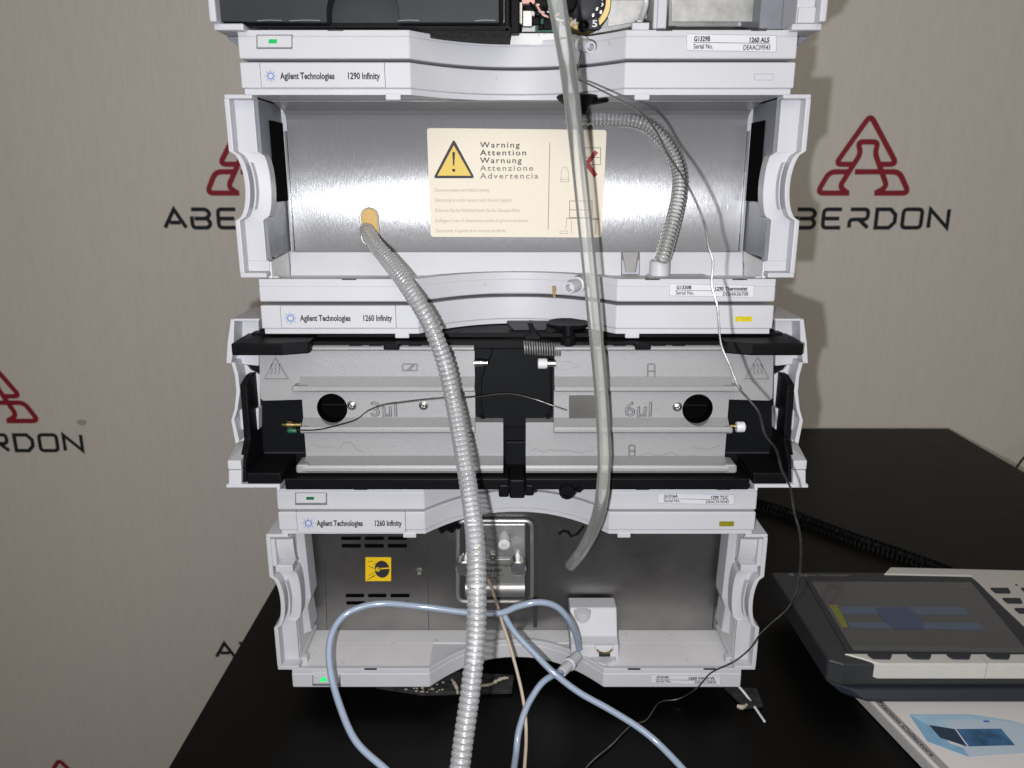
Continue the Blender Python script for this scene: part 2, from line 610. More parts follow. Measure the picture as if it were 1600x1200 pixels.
def rounded(pts, r, k=5, closed=False):
    out = []
    n = len(pts)
    for i in range(n):
        if not closed and i in (0, n - 1):
            out.append(pts[i])
            continue
        p = Vector(pts[i])
        a = Vector(pts[i - 1]) - p
        b = Vector(pts[(i + 1) % n]) - p
        rr = min(r, a.length * 0.45, b.length * 0.45)
        s, e = p + a.normalized() * rr, p + b.normalized() * rr
        for j in range(k + 1):
            t = j / k
            out.append(tuple(s * (1 - t) ** 2 + p * 2 * t * (1 - t) + e * t * t))
    return out

MARK = [rounded(px_shape(q), 0.010) for q in (
    [(312, 440), (266, 440), (360, 308), (430, 440), (386, 440)],
    [(300, 460), (250, 460), (217, 517), (303, 517)],
    [(298, 517), (277, 500), (334, 410), (326, 380), (380, 380), (372, 410), (404, 500), (372, 517)],
    [(318, 460), (437, 460), (462, 517), (370, 517)])]
LET_H, LET_W, PITCH_X = 0.0275, 0.0285, 0.0405
def letters():
    H, W, r = LET_H, LET_W, 0.006
    sh = {
        'A': [[(-0.002, 0), (W * .5, H), (W + .002, 0)], [(W * .22, H * .28), (W * .78, H * .28)]],
        'B': [[(0.004, H * .5), (W * .8, H * .5), (W, H * .75), (W * .8, H), (0, H)], [(0, H * .62), (0, 0), (W * .85, 0), (W, H * .25), (W * .8, H * .5)]],
        'E': [[(W * .95, H), (0, H), (0, 0), (W * .95, 0)], [(0, H * .5), (W * .85, H * .5)]],
        'R': [[(0, 0), (0, H * .45), (W * .95, H * .45), (W * .95, H), (0, H)], [(W * .5, H * .45), (W, 0)]],
        'D': [[(0, H * .5), (0, 0), (W * .72, 0), (W, H * .3), (W, H * .7), (W * .72, H), (0, H), (0, H * .5)]],
        'O': [[(W * .5, 0), (0, 0), (0, H), (W, H), (W, 0), (W * .5, 0)]],
        'N': [[(0, 0), (0, H), (W, 0), (W, H)]]}
    word = 'ABERDON'
    for i, ch in enumerate(word):
        for st in sh[ch]:
            q = [(p[0] + (i - 3) * PITCH_X - W / 2, p[1] - H / 2) for p in st]
            yield q if ch in 'ADN' else rounded(q, r)

ROWS = [(0.675, (-0.849, 0.065, 0.989)), (0.300, (-0.397, 0.527)), (-0.062, (-0.849, 0.065, 0.989)), (-0.452, (-0.393, 0.527))]
ROWS.append((-0.83, ()))
for z, xs in ROWS:
    for x in xs:
        mb = MB()
        O = Vector((x, WALL_Y - 0.0003, z))
        for k, q in enumerate(MARK):
            ribbon_mb(mb, q, 0.0078, O, UX, UZ, NF, 0.0004 + 0.00012 * k)
        mb.build('printed_mark', 'logo_red', wall)
        mb = MB()
        for k, q in enumerate(letters()):
            ribbon_mb(mb, q, 0.0058, O, UX, UZ, NF, 0.0004 + 0.00012 * (k % 3))
        mb.build('printed_lettering', 'logo_black', wall)
mb = MB()
for k, q in enumerate(MARK):
    ribbon_mb(mb, [(a, b * 0.97) for a, b in q], 0.0078, Vector((-0.845, WALL_Y - 0.0003, -0.83)), UX, UZ, NF, 0.0004 + 0.00012 * k)
mb.build('printed_mark', 'logo_red', wall)
sp = P(128, 660, WALL_Y)
MB().prism([(sp.x + 0.008 * math.cos(a) * (1 + .2 * math.sin(3 * a)), sp.z + 0.005 * math.sin(a)) for a in [i * .5236 for i in range(12)]], WALL_Y - 0.0006, WALL_Y, 'Y').build('stain', 'stain', wall)

# ------------------------------------------------------------------ bench
bench = thing('bench', 'black topped lab bench carrying the stacked white modules and the handset', 'bench', (0.22, 0.2, -0.80))
TX0, TX1, TY0, TY1 = -0.228, 0.668, -0.36, 0.645
MB().box(TX0, TX1, TY0, TY1, TABLE_Z - 0.032, TABLE_Z).build('bench_top', 'table', bench, 0.0015)
for x in (TX0 + 0.05, TX1 - 0.05):
    for y in (TY0 + 0.05, TY1 - 0.05):
        box('leg', 'leg_metal', bench, x - 0.02, x + 0.02, y - 0.02, y + 0.02, -0.80, TABLE_Z - 0.0325, 0.002)

# ================================================================== module pieces
ARCH = []
for k_ in range(29):                           # a shallow bow set back from the straight front
    x_ = -0.0628 + 0.1256 * k_ / 28
    ARCH.append((x_, 0.0360 * max(0.0, 1 - abs(x_ / 0.0628) ** 2.17)))

def fcurve(hw, off=0.0):                       # front line of a bar or tray, seen from above
    pts = [(-hw, 0.0)] + ARCH + [(hw, 0.0)]
    return [(x, y + off) for x, y in pts]

def plan(hw, back, off=0.0):
    return fcurve(hw, off) + [(hw, back), (-hw, back)]

HW = 0.1622

def top_bar(par, z0, z1, back=0.020):           # the upper bar of a module: a face, a lower set-back strip, two catches
    b = MB().prism(plan(HW, 0.05), z0 + 0.0035, z1, 'Z').build('top_bar', 'white', par, 0.0010, True)
    MB().prism(plan(HW - 0.0012, 0.048, 0.0016), z0, z0 + 0.0036, 'Z').build('top_bar_strip', 'white', par, 0.0004, True)
    for s in (-1, 1):
        box('catch', 'white', par, s * 0.0735 - 0.0045, s * 0.0735 + 0.0045, 0.0012, 0.006, z0 - 0.0028, z0 + 0.001, 0.0006)
    return b

def tray(par, z0, z1, floor_z, back=0.0545, m='white', floor_m='cream', rim=True):
    t = MB().prism(plan(HW, back), z0, floor_z, 'Z').build('front_tray', m, par, 0.0012, True)
    # rim standing up along the front edge
    fr = fcurve(HW - 0.0004, 0.0003)
    bk = [(x, y + 0.0032) for x, y in fr]
    mb = MB()
    mb.loft([[(a[0], a[1], floor_z - 0.0004), (b[0], b[1], floor_z - 0.0004), (b[0], b[1], z1), (a[0], a[1], z1)] for a, b in zip(fr, bk)])
    mb.build('tray_rim', m, par, 0.0005, True)
    box('tray_floor', floor_m, par, -HW + 0.004, HW - 0.004, 0.0365, back - 0.001, floor_z + 0.0001, floor_z + 0.0008)
    for s in (-1, 1):
        hx = 0.0635 if s > 0 else -HW + 0.004
        box('tray_floor', floor_m, par, hx, hx + HW - 0.0675, 0.0042, 0.0363, floor_z + 0.0001, floor_z + 0.0008)
    for x in (0.0845, 0.139, -0.105):
        box('notch', 'gap', par, x - 0.0045, x + 0.0045, -0.00015, 0.001, z1 - 0.0006, z1 + 0.0001)
    return t

def arc01(t):
    return math.sqrt(max(0.0, 1 - (2 * t - 1) ** 2))

def ear(par, s, zt, zs0, zs1, zb, xo=0.1728, xsc=0.0085, xi=0.1585, xisc=0.0060, yf=0.0, yp=0.009, yb=0.055, m='white'):
    """side cheek with a finger scoop: an outer rim and a set-back post"""
    zz = [zt] + [zt + (zs0 - zt) * k / 2 for k in (1,)] + [zs0 + (zs1 - zs0) * k / 18 for k in range(19)] + [zb]
    def off(z):
        t = (z - zs0) / (zs1 - zs0)
        return arc01(t) if 0 < t < 1 else 0.0
    mb = MB()
    rim, post = [], []
    for z in zz:
        o = off(z)
        a = xo - xsc * o
        w = 0.0030
        rim.append([(s * a, yf, z), (s * (a - w), yf, z), (s * (a - w), yp + 0.012, z), (s * a, yb, z)])
        i0 = xi - xisc * (o ** 0.7)
        post.append([(s * (a - 0.0026), yp, z), (s * i0, yp + 0.002 * o, z), (s * i0, yp + 0.012, z), (s * (a - 0.0026), yb, z)])
    e = MB().loft(rim).build('ear', m, par, 0.0005)
    MB().loft(post).build('ear_post', m, par, 0.0004)
    # the thin raised rib inside the scoop
    rb = []
    for k in range(13):
        t = 0.16 + 0.68 * k / 12
        z = zs0 + (zs1 - zs0) * t
        a = xo - xsc * arc01(t) - 0.0048
        rb.append([(s * a, yf + 0.004, z), (s * (a - 0.0008), yf + 0.004, z), (s * (a - 0.0008), yp + 0.004, z), (s * a, yp + 0.004, z)])
    MB().loft(rb).build('scoop_rib', m, par)
    # flanges closing the cheek above and below
    MB().box(s * xo, s * (xi - 0.002), yf + 0.0002, yb, zt - 0.0002, zt + 0.0024).build('ear_flange', m, par, 0.0008)
    MB().box(s * xo, s * (xi - 0.002), yf + 0.0004, yb, zb - 0.0028, zb + 0.0002).build('ear_flange', m, par, 0.0006)
    return e

def spark(par, cx, cy, y, r):
    mb = MB()
    c = P(cx, cy, y)
    for k in range(16):
        a = k * math.pi / 8
        big = k % 2 == 0
        for j, (rr, sz) in enumerate([(0.40, .092), (0.66, .078), (0.92, .045)] if big else [(0.42, .078), (0.64, .045)]):
            q = c + Vector((math.cos(a), 0, math.sin(a))) * r * rr
            mb.prism([(q.x + r * sz * math.cos(b), q.z + r * sz * math.sin(b)) for b in [i * math.pi / 3 for i in range(6)]], y - 0.0002, y, 'Y')
    mb.build('spark_logo', 'ink_blue', par)

def nameplate(par, px, y0, y1, tpx, tb, cap, npx, words, spx, rr):
    a, b = P(px[0], y0, 0), P(px[1], y1, 0)
    pl = box('name_plate', 'plate_white', par, a.x, b.x, -0.0005, 0.001, b.z, a.z, 0.0002)
    for x in (a.x, b.x):
        box('plate_gap', 'gap', par, x - 0.00022, x + 0.00022, -0.0002, 0.001, b.z, a.z)
    Y = -0.00055
    spark(pl, spx, tb - cap * 0.5, Y, rr)
    textpx('Agilent Technologies', 'ink', pl, tpx[0], tpx[1], tb, cap, Y, bold=0.03)
    textpx(words, 'ink', pl, npx[0], npx[1], tb, cap, Y, bold=0.03)

def serial_label(par, c, l1, l2, r1, r2, y=-0.0006, k=1.0):
    (x0, y0, x1, y1) = c
    pts = [(x0, y0), (x1, y0 + 2.5), (x1, y1 + 2.5), (x0, y1)]
    lb = front('serial_label', 'label', par, pts, -0.0004, 0.0006)
    mb = MB()
    q = pxpoly(pts, -0.00045)
    ribbon_mb(mb, q, 0.00022, Vector((0, -0.00045, 0)), UX, UZ, NF, 0.00005, closed=True)
    mb.build('label_border', 'label_edge', lb)
    h = y1 - y0
    w = x1 - x0
    ya, yb_ = y0 + h * 0.44, y0 + h * 0.90
    cp = h * 0.28
    textpx(l1, 'ink', lb, x0 + w * .08, x0 + w * .26, ya, cp, y, bold=0.035)
    textpx(l2, 'ink', lb, x0 + w * .075, x0 + w * .29, yb_, cp, y, bold=0.012)
    d = 1.8
    textpx(r1, 'ink', lb, x1 - w * (0.30 if len(r1) < 10 else 0.46), x1 - w * .08, ya + d, cp, y, bold=0.035)
    textpx(r2, 'ink', lb, x1 - w * .37, x1 - w * .07, yb_ + d, cp, y, bold=0.012)
    mb = MB()
    a, b = P(x0 + w * .07, ya + 1.8, y), P(x1 - w * .07, ya + 1.8 + d, y)
    ribbon_mb(mb, [(a.x, a.z), (b.x, b.z)], 0.00025, Vector((0, y, 0)), UX, UZ, NF, 0.00005)
    mb.build('label_rule', 'ink', lb)

def button(par, c, led='green_led', dx=0.45, lw=14, lh=8, y=-0.0018):
    x0, y0, x1, y1 = c
    box_ = pxpoly(rect(x0 - 0.8, y0 - 0.8, x1 + 2.2, y1 + 2.4), 0)  # grey plate, wider right and below: painted recess shading and shadow
    MB().prism(box_, -0.0002, 0.0015, 'Y').build('button_shade_plate', 'button_shade', par)
    b = front('power_button', 'plate_white', par, rect(x0, y0, x1, y1), y, 0.003, 0.0006)
    cx, cy = x0 + (x1 - x0) * dx, (y0 + y1) / 2
    front('light', led, b, rect(cx - lw / 2, cy - lh / 2, cx + lw / 2, cy + lh / 2), y - 0.0002, 0.0004)

def body(par, hw, z0, z1, y0=0.0605, y1=0.42, m='white'):
    return box('housing', m, par, -hw, hw, y0, y1, z0, z1, 0.001)

# ================================================================== detector (bottom module)
det = thing('detector', 'lowest white module with dull steel panel, yellow eye sticker and flow cell', 'detector', (0, 0.2, TABLE_Z))
body(det, 0.1712, 0.0035, 0.1225)
box('top_cover', 'white', det, -0.160, 0.160, 0.0505, 0.40, 0.1227, 0.1425, 0.001)
for x in (-0.13, 0.13):
    for y in (0.075, 0.38):
        MB().cyl((x, y, TABLE_Z), (x, y, 0.0034), 0.011).build('foot', 'black', det, smooth=True)
top_bar(det, 0.1243, 0.1412)
tray(det, 0.0035, 0.0190, 0.0155)
for s in (-1, 1):
    ear(det, s, 0.1222, 0.0925, 0.0525, 0.0208, xo=0.1718, xsc=0.0062, xi=0.1585, xisc=0.0045)
    box('side_wall', 'cream', det, s * 0.1583, s * 0.1600, 0.012, 0.0535, 0.019, 0.122)
    # the clip pocket above the scoop: a curved cup, a stop block and a webbed rib
    cup = []
    for k in range(9):
        a = math.pi * 0.5 * k / 8
        z = 0.119 - 0.020 * math.sin(a)
        y = 0.004 + 0.020 * (1 - math.cos(a)) * 0.4
        cup.append([(s * 0.1690, y, z), (s * 0.1545, y, z), (s * 0.1545, y + 0.003, z), (s * 0.1690, y + 0.003, z)])
    MB().loft(cup).build('clip_cup', 'white', det, 0.0003)
    MB().box(s * 0.1675, s * 0.1555, 0.0015, 0.012, 0.0952, 0.1005).build('clip_block', 'white', det, 0.0006)
    MB().box(s * 0.1690, s * 0.1660, 0.001, 0.010, 0.100, 0.1205).build('clip_rib', 'white', det, 0.0005)
    # the inner gusset that narrows down to the tray
    gz = [0.113, 0.060, 0.052, 0.032]
    gx = [0.1535, 0.1520, 0.1550, 0.1535]
    MB().loft([[(s * 0.1582, 0.024, z), (s * x, 0.028, z), (s * x, 0.046, z), (s * 0.1582, 0.050, z)] for z, x in zip(gz, gx)]).build('gusset', 'white', det, 0.0004)
    MB().box(s * 0.1580, s * 0.1530, 0.010, 0.016, 0.0165, 0.0215).build('hinge_pin', 'white', det, 0.0006)
YP = 0.0535
panel = box('steel_panel', 'dull_steel', det, -0.1578, 0.1578, YP, YP + 0.002, 0.0165, 0.122)
box('panel_edge', 'gap', det, 0.1540, 0.1546, YP - 0.0004, YP + 0.001, 0.018, 0.121)
for y0, y1, xs in ((838.5, 843.5, ((533, 564), (570, 600), (606, 636))), (850, 855.5, ((534, 564), (570, 600), (606, 636))),
                   (928, 933, ((540, 569), (575, 604), (610, 640))), (939.5, 944.5, ((541, 570), (576, 605), (611, 640)))):
    for x0, x1 in xs:
        q = rounded(pxpoly(rect(x0, y0, x1, y1), YP), 0.0010, 3, True)
        MB().prism(q, YP - 0.0003, YP, 'Y').build('vent_inset', 'flat_black', panel)  # flat black inset painting the darkness of an open slot
mb = MB()
for x0, y0, x1, y1 in ((508, 872, 511, 985), (668, 850, 670, 985)):
    a, b = P(x0, y0, YP), P(x1, y1, YP)
    ribbon_mb(mb, [(a.x, a.z), (b.x, b.z)], 0.0004, Vector((0, YP, 0)), UX, UZ, NF, 0.0001)
mb.build('panel_seam', 'gap', panel)
c = P(655, 893, YP)
MB().lathe((c.x, YP + 0.0005, c.z), (0, -1, 0), [(0, .0027), (.0012, .0027), (.0020, .0021), (.0022, .0010), (.0014, .0006)], 16).build('screw', 'bright_metal', panel, smooth=True)
# yellow eye-protection sticker
st = front('sticker', 'yellow', panel, rect(571, 871, 611, 908), YP - 0.0004, 0.0004)
cc = P(597, 889, YP)
mb = MB()
pts = []
for k in range(26):
    a = R(160) - R(318) * k / 25
    pts.append((cc.x + 0.0062 * math.cos(a) * 0.92, cc.z + 0.0072 * math.sin(a)))
mb.prism(pts, YP - 0.0006, YP - 0.0004, 'Y')
mb.build('head_sign', 'ink', st)
mb = MB()
mb.prism([(cc.x - .003 + 0.0019 * math.cos(a), cc.z + 0.0019 * math.sin(a)) for a in [i * math.pi / 6 for i in range(12)]], YP - 0.0008, YP - 0.0006, 'Y')
ribbon_mb(mb, [(cc.x - .002, cc.z + .0006), (cc.x + .0072, cc.z + .0012)], 0.0010, Vector((0, YP - 0.0006, 0)), UX, UZ, NF, 0.0002)
mb.build('eye_sign', 'yellow', st)
mb = MB()
for q in ([(574, 878), (583, 876)], [(575, 884), (586, 888)], [(576, 899), (587, 893)], [(578, 903), (588, 898)], [(574, 906), (584, 899)], [(584, 882), (588, 879)]):
    a, b = P(*q[0], YP), P(*q[1], YP)
    ribbon_mb(mb, [(a.x, a.z), (b.x, b.z)], 0.00035, Vector((0, YP - 0.0004, 0)), UX, UZ, NF, 0.0001)
mb.build('ray_sign', 'ink', st)
mb = MB()
a = [(cc.x - .0023 + 0.0012 * math.cos(t), cc.z + 0.0012 * math.sin(t)) for t in [i * math.pi / 6 for i in range(12)]]
ribbon_mb(mb, a, 0.0004, Vector((0, YP - 0.0008, 0)), UX, UZ, NF, 0.0001, closed=True)
mb.build('iris_sign', 'ink', st)
# flow cell in its framed opening
op = pxpoly(rect(716, 812, 831, 937), YP)
op = rounded(op, 0.006, 5, True)
MB().prism(op, YP - 0.0006, YP - 0.0001, 'Y').build('cell_recess', 'gap', det)
cell = front('flow_cell', 'plate_grey', det, rect(727, 819, 821, 900), YP - 0.008, 0.0075, 0.0008)
fr = [Vector((x, YP - 0.002, z)) for x, z in op]
MB().tube(fr + [fr[0]], 0.0018, 8).build('cell_frame', 'soft_metal', det, smooth=True)
box('cell_gap', 'gap', det, P(834, 900, YP).x, P(840, 900, YP).x, YP - 0.0005, YP + 0.001, 0.019, 0.105)
z0, z1 = P(760, 932, YP - .008).z, P(760, 872, YP - .008).z
q = []
for k in range(13):
    a = math.pi * k / 12
    q.append((YP - 0.008 - 0.0045 * math.sin(a), z0 + (z1 * .38 + z0 * .62 - z0) * (1 - math.cos(a)) / 2))
x0, x1 = P(727, 900, YP - .008).x, P(820, 900, YP - .008).x
MB().prism(q + [(YP - 0.001, q[-1][1]), (YP - 0.001, z0)], x0, x1, 'X').build('cell_roll', 'soft_metal', det, smooth=True)
pl = front('cell_plate', 'soft_metal', det, rect(728, 874, 820, 912), YP - 0.0095, 0.0014, 0.0003)
Y = YP - 0.0097
textpx('Agilent Technologies', 'ink', pl, 736, 800, 884.5, 4.2, Y, bold=0.01)
textpx('Standard Cell', 'ink', pl, 740, 784, 893, 4.2, Y, bold=0.025)
for i, s_ in enumerate(('G1314 60086  V 14 uL', 'P 10 mm  40 bar', 'made in Germany')):
    textpx(s_, 'ink', pl, 738, (788, 777, 780)[i], 899.5 + i * 4.6, 2.6, Y)
def knob(px, py, r, l, m, par, y=YP - 0.008):
    c = P(px, py, y)
    p0 = Vector((c.x, y, c.z))
    MB().lathe(p0, (0, -1, -0.10), [(0, r * .45), (l * .45, r * .45), (l * .46, r), (l * .95, r), (l, r * .85), (l, r * .2)], 24).build('knob', m, par, smooth=True)
knob(809, 868, 0.0062, 0.018, 'bright_metal', cell)
knob(727, 868, 0.0062, 0.018, 'bright_metal', cell)
c = P(788, 836, YP - .008)
MB().lathe((c.x, YP - .008, c.z), (0, -1, -0.12), [(0, .0030), (.004, .0030), (.0045, .0043), (.013, .0043), (.0135, .0034), (.0135, .0016), (.010, .0014)], 22).build('white_fitting', 'white_fit', cell, smooth=True)
for px, py in ((770, 868), (752, 838), (748, 858)):
    c = P(px, py, YP - .008)
    MB().lathe((c.x, YP - .008, c.z), (0, -1, 0), [(0, .0032), (.0025, .0032), (.0030, .0024), (.0030, .0013), (.0016, .0012)], 6 if px == 770 else 18).build('port_nut', 'dull_steel' if px == 770 else 'brass', cell)
# black cable clips hanging at the arch
def clip(par, pts, y, w, h=0.003):
    mb = MB()
    q = [P(a, b, y) for a, b in pts]
    mb.tube([Vector((p.x, y, p.z)) for p in q], w, 8)
    return mb.build('cable_clip', 'black', par, smooth=True)
clip(det, [(873, 834), (880, 829), (888, 831), (892, 838), (902, 834), (912, 822)], 0.046, 0.0011)
clip(det, [(688, 830), (697, 824), (706, 829), (712, 820), (718, 824)], 0.044, 0.0024)
clip(det, [(692, 820), (704, 818), (716, 814)], 0.044, 0.0022)
# leak sensor holder on the tray
hz = 0.0162
blk = thing_block = MB()
a = P(889, 946, 0.038); b = P(963, 946, 0.038)
top = P(920, 947, 0.038).z
blk.loft([[(x, 0.016, hz), (x, 0.018, hz + 0.010), (x, 0.026, hz + 0.0125), (x, 0.036, top), (x, 0.0505, top), (x, 0.0505, hz)] for x in (a.x + 0.0005, b.x)])
sens = blk.build('leak_sensor_holder', 'white', det, 0.0008)
MB().lathe((a.x + 0.010, 0.040, hz), (0, -0.12, 1), [(0, 0.0060), (0.010, 0.0062), (top - hz - 0.006, 0.0074), (top - hz - 0.001, 0.0066), (top - hz, 0.003)], 20).build('funnel', 'white', sens, smooth=True)
c = P(944, 1012, 0.0165)
MB().box(c.x - .0065, c.x + .0065, 0.0145, 0.0175, c.z - .0028, c.z + .0028).build('window', 'label', sens, 0.0005)
mb = MB()
mb.tube([(c.x + 0.0056 * math.cos(t), 0.0143, c.z + 0.001 + 0.0040 * math.sin(t)) for t in [R(190) + R(160) * k / 12 for k in range(13)]], 0.0008, 8)
mb.build('sensor_ring', 'brass', sens, smooth=True)
MB().box(c.x - .004, c.x + .004, 0.0125, 0.0150, c.z - .0048, c.z - .0030).build('sensor_chip', 'charcoal', sens)
MB().prism([(c.x - .009, 0.016), (c.x - .008, 0.010), (c.x, 0.006), (c.x + .008, 0.012), (c.x + .009, 0.016)], hz, hz + 0.0022, 'Z').build('spout_lip', 'white', sens, 0.0005)
def spout(par, p0, p1, r):
    p0, p1 = Vector(p0), Vector(p1)
    ax = p1 - p0
    l = ax.length
    MB().lathe(p0, ax, [(0, r * .95), (l * .40, r * .92), (l * .42, r * 1.12), (l * .52, r * 1.12), (l * .54, r * .9), (l * .96, r * .85), (l, r * .78), (l, r * .55), (l * .75, r * .5)], 22).build('drain_spout', 'white', par, smooth=True)
spout(det, PD(901, 1026, 0.558), PD(877, 1051, 0.535), 0.0042)
nameplate(det, (463, 634), 799.5, 831, (495, 567), 821.5, 8, (586, 628), '1260 Infinity', 482, 0.0050)
front('marker', 'olive_mark', det, rect(1124, 815, 1147, 822.5), -0.0004, 0.0006)
button(det, (489, 1055.5, 530, 1069), 'green_bright', 0.40, 8, 6)
serial_label(det, (1017, 1054, 1126, 1067.5), 'G1314C', 'Serial No.', '1260 VWD-VL', 'DEAAC00836')

# ================================================================== column compartment (second module)
tcc = thing('column_compartment', 'white and black module with two cast aluminium heater blocks and coil spring', 'compartment', (0, 0.2, 0.1427))
body(tcc, 0.184, 0.1440, 0.268, y0=0.0505)
box('top_cover', 'white', tcc, -0.160, 0.160, 0.0525, 0.40, 0.2682, 0.2835, 0.001)
top_bar(tcc, 0.2638, 0.2824)
tray(tcc, 0.1427, 0.1580, 0.1560, back=0.048)
nameplate(tcc, (438, 619), 477.5, 512, (469, 548), 501.3, 8.5, (568, 613), '1260 Infinity', 454, 0.0047)
front('marker', 'yellow_mark', tcc, rect(1149, 494.5, 1175, 502.5), -0.0004, 0.0006)
button(tcc, (462, 771, 509, 786.5), 'green_dim', 0.48, 12, 4.5)
serial_label(tcc, (1028, 770.5, 1147, 786), 'G1316A', 'Serial No.', '1290 TCC', 'DEACN10542')
BW = 0.014                                                   # back wall of the black insert
box('back_wall', 'black_recess', tcc, -0.178, 0.178, BW, BW + 0.003, 0.1600, 0.2600)
box('roof_plate', 'black', tcc, -0.172, 0.172, 0.0076, 0.0495, 0.2600, 0.2632, 0.0006)
box('roof_lip', 'black', tcc, -0.150, 0.150, -0.004, 0.0140, 0.2550, 0.2598, 0.0008)
# hinge teeth along the roof lip
for s in (-1, 1):
    for k in range(5):
        x = s * (0.052 + k * 0.0125)
        box('hinge_tooth', 'black', tcc, x - 0.0042, x + 0.0042, -0.006, -0.0042, 0.2545, 0.2580, 0.0004)
    box('hinge_knuckle', 'black', tcc, s * 0.079 - 0.005, s * 0.079 + 0.005, -0.009, -0.0042, 0.2555, 0.2597, 0.0008)
# top brackets, side walls and bottom shelf
for s in (-1, 1):
    q = [(0.1755, -0.020), (0.1440, -0.020), (0.1290, -0.014), (0.1290, 0.013), (0.1760, 0.013)]
    MB().prism([(s * x, y) for x, y in q], 0.2545, 0.2620, 'Z').build('top_bracket', 'black', tcc, 0.0010)
    MB().loft([[(s * 0.1725, 0.0138, z), (s * 0.1770, 0.0138, z), (s * (0.1770 + dx), yf, z), (s * (0.1725 + dx), yf, z)] for z, yf, dx in
               ((0.2360, 0.006, 0), (0.2320, -0.006, 0.0005), (0.1960, -0.008, 0.0005), (0.1830, -0.020, 0.0008), (0.1700, -0.021, 0.0008))]).build('side_wall', 'black', tcc, 0.0008)
    x0 = 0.1505
    MB().box(s * x0, s * 0.1722, -0.0232, 0.0138, 0.1710, 0.1788).build('shelf_end', 'black', tcc, 0.0010)
    MB().box(s * x0 * 0.999, s * 0.0052, -0.0170, 0.0138, 0.1645, 0.1725).build('shelf', 'black', tcc, 0.0010)
    mb = MB()
    mb.box(s * 0.1715, s * 0.130, 0.0120, 0.0138, 0.1790, 0.1800)
    mb.build('shelf_seam', 'charcoal', tcc)
for x0, x1, z0, z1, y in ((-0.0050, 0.0050, 0.1590, 0.1722, -0.0185), (-0.0120, -0.0052, 0.1600, 0.1690, -0.0190), (0.0052, 0.0110, 0.1610, 0.1690, -0.0190)):
    box('latch', 'black', tcc, x0, x1, y, 0.0135, z0, z1, 0.0012)
c = P(886, 768, -0.018)
MB().lathe((c.x, -0.014, c.z), (0, -1, 0), [(0, .0052), (.005, .0052), (.006, .0044), (.006, .0030), (.004, .0028)], 18).build('screw_head', 'black', tcc, smooth=True)
c = P(897, 765, -0.018)
MB().cyl((c.x, -0.014, c.z), (c.x + .004, -0.018, c.z), 0.0022, 10).build('screw_pin', 'black', tcc, smooth=True)
# raised round plate on the back wall between the blocks
front('centre_plate', 'black_recess', tcc, [(788, 530), (832, 530), (852, 545), (861, 562), (862, 640), (848, 657), (822, 668), (778, 668), (755, 652), (751, 630), (752, 592), (758, 572), (766, 558), (768, 546), (786, 537)], BW - 0.0042, 0.004, 0.0008)
front('centre_tab', 'black', tcc, rect(789, 528, 826, 541), BW - 0.0075, 0.003, 0.0008)
front('lower_plate', 'black_recess', tcc, rect(789, 690, 822, 735), BW - 0.0045, 0.004, 0.0008)
for s in (-1, 1):
    MB().tube([P(805 + s * 55, 650, BW - 0.005), P(805 + s * 38, 664, BW - 0.005)], 0.0010, 8).build('stay', 'black', tcc)
# lid catch, cap and spring under the arch
front('lid_catch', 'charcoal', tcc, [(791, 504), (858, 504), (852, 517), (803, 517)], 0.018, 0.006, 0.0006)
front('lid_hook', 'black', tcc, [(824, 505), (831, 505), (833, 514), (846, 527), (842, 537), (823, 537), (818, 526), (829, 522)], 0.004, 0.008, 0.0008)
c = P(889, 516, 0.004)
MB().lathe((c.x, 0.012, 0.2660), (0, -0.02, 1), [(0, 0.0105), (.0015, 0.0140), (.0030, 0.0142), (.0036, 0.0132), (.0030, 0.0105), (.0026, 0.002)], 30).build('cap', 'black', tcc, smooth=True)
c = P(888, 538, -0.004)
MB().lathe((c.x, -0.002, c.z - .004), (0, 0, 1), [(0, .0042), (.004, .0050), (.008, .0050), (.0095, .0036), (.016, .0036)], 18).build('cap_stem', 'black', tcc, smooth=True)
sp0, sp1 = P(818, 543, -0.002), P(876, 546, -0.003)
mb = MB()
turns, n = 15, 15 * 14
ax = (sp1 - sp0)
pts = []
for k in range(n + 1):
    t = k / n
    a = 2 * math.pi * turns * t
    pts.append(sp0 + ax * t + Vector((0, math.cos(a), math.sin(a))) * 0.0041)
mb.tube(pts, 0.00055, 6)
mb.build('coil_spring', 'plate_grey', tcc, smooth=True)
# cast heater blocks: ribbed profile run along x
def zy(py, y):
    return P(800, py, y).z
def profile(lo=None):
    B_, K = 0.0005, -0.0075                                   # face and rib crest
    pr = []
    def rib(py0, py1, y, pys):
        pr.append((B_, zy(pys, B_)))
        pr.append((y + 0.003, zy(py0 - 1, y + .003)))
        pr.append((y + 0.0008, zy(py0, y)))
        pr.append((y, zy((py0 + py1) / 2 - 2, y)))
        pr.append((y, zy((py0 + py1) / 2 + 2, y)))
        pr.append((y + 0.0012, zy(py1, y)))
        pr.append((B_, zy(py1 + 1, y)))
    if not lo:
        pr.append((B_, zy(541, K)))
        pr.append((K + .002, zy(541, K)))
        pr.append((K, zy(543, K)))
        pr.append((K, zy(546, K)))
        pr.append((K + .0012, zy(549, K)))
        pr.append((B_, zy(551, K)))
        rib(604, 613, K, 588)
        rib(668, 678, K - 0.001, 652)
    else:
        pr.append((B_ + 0.0001, zy(666, K)))
    rib(728, 740, K - 0.004, 712)
    pr.append((0.0125, pr[-1][1]))
    pr.append((0.0125, pr[0][1]))
    return pr
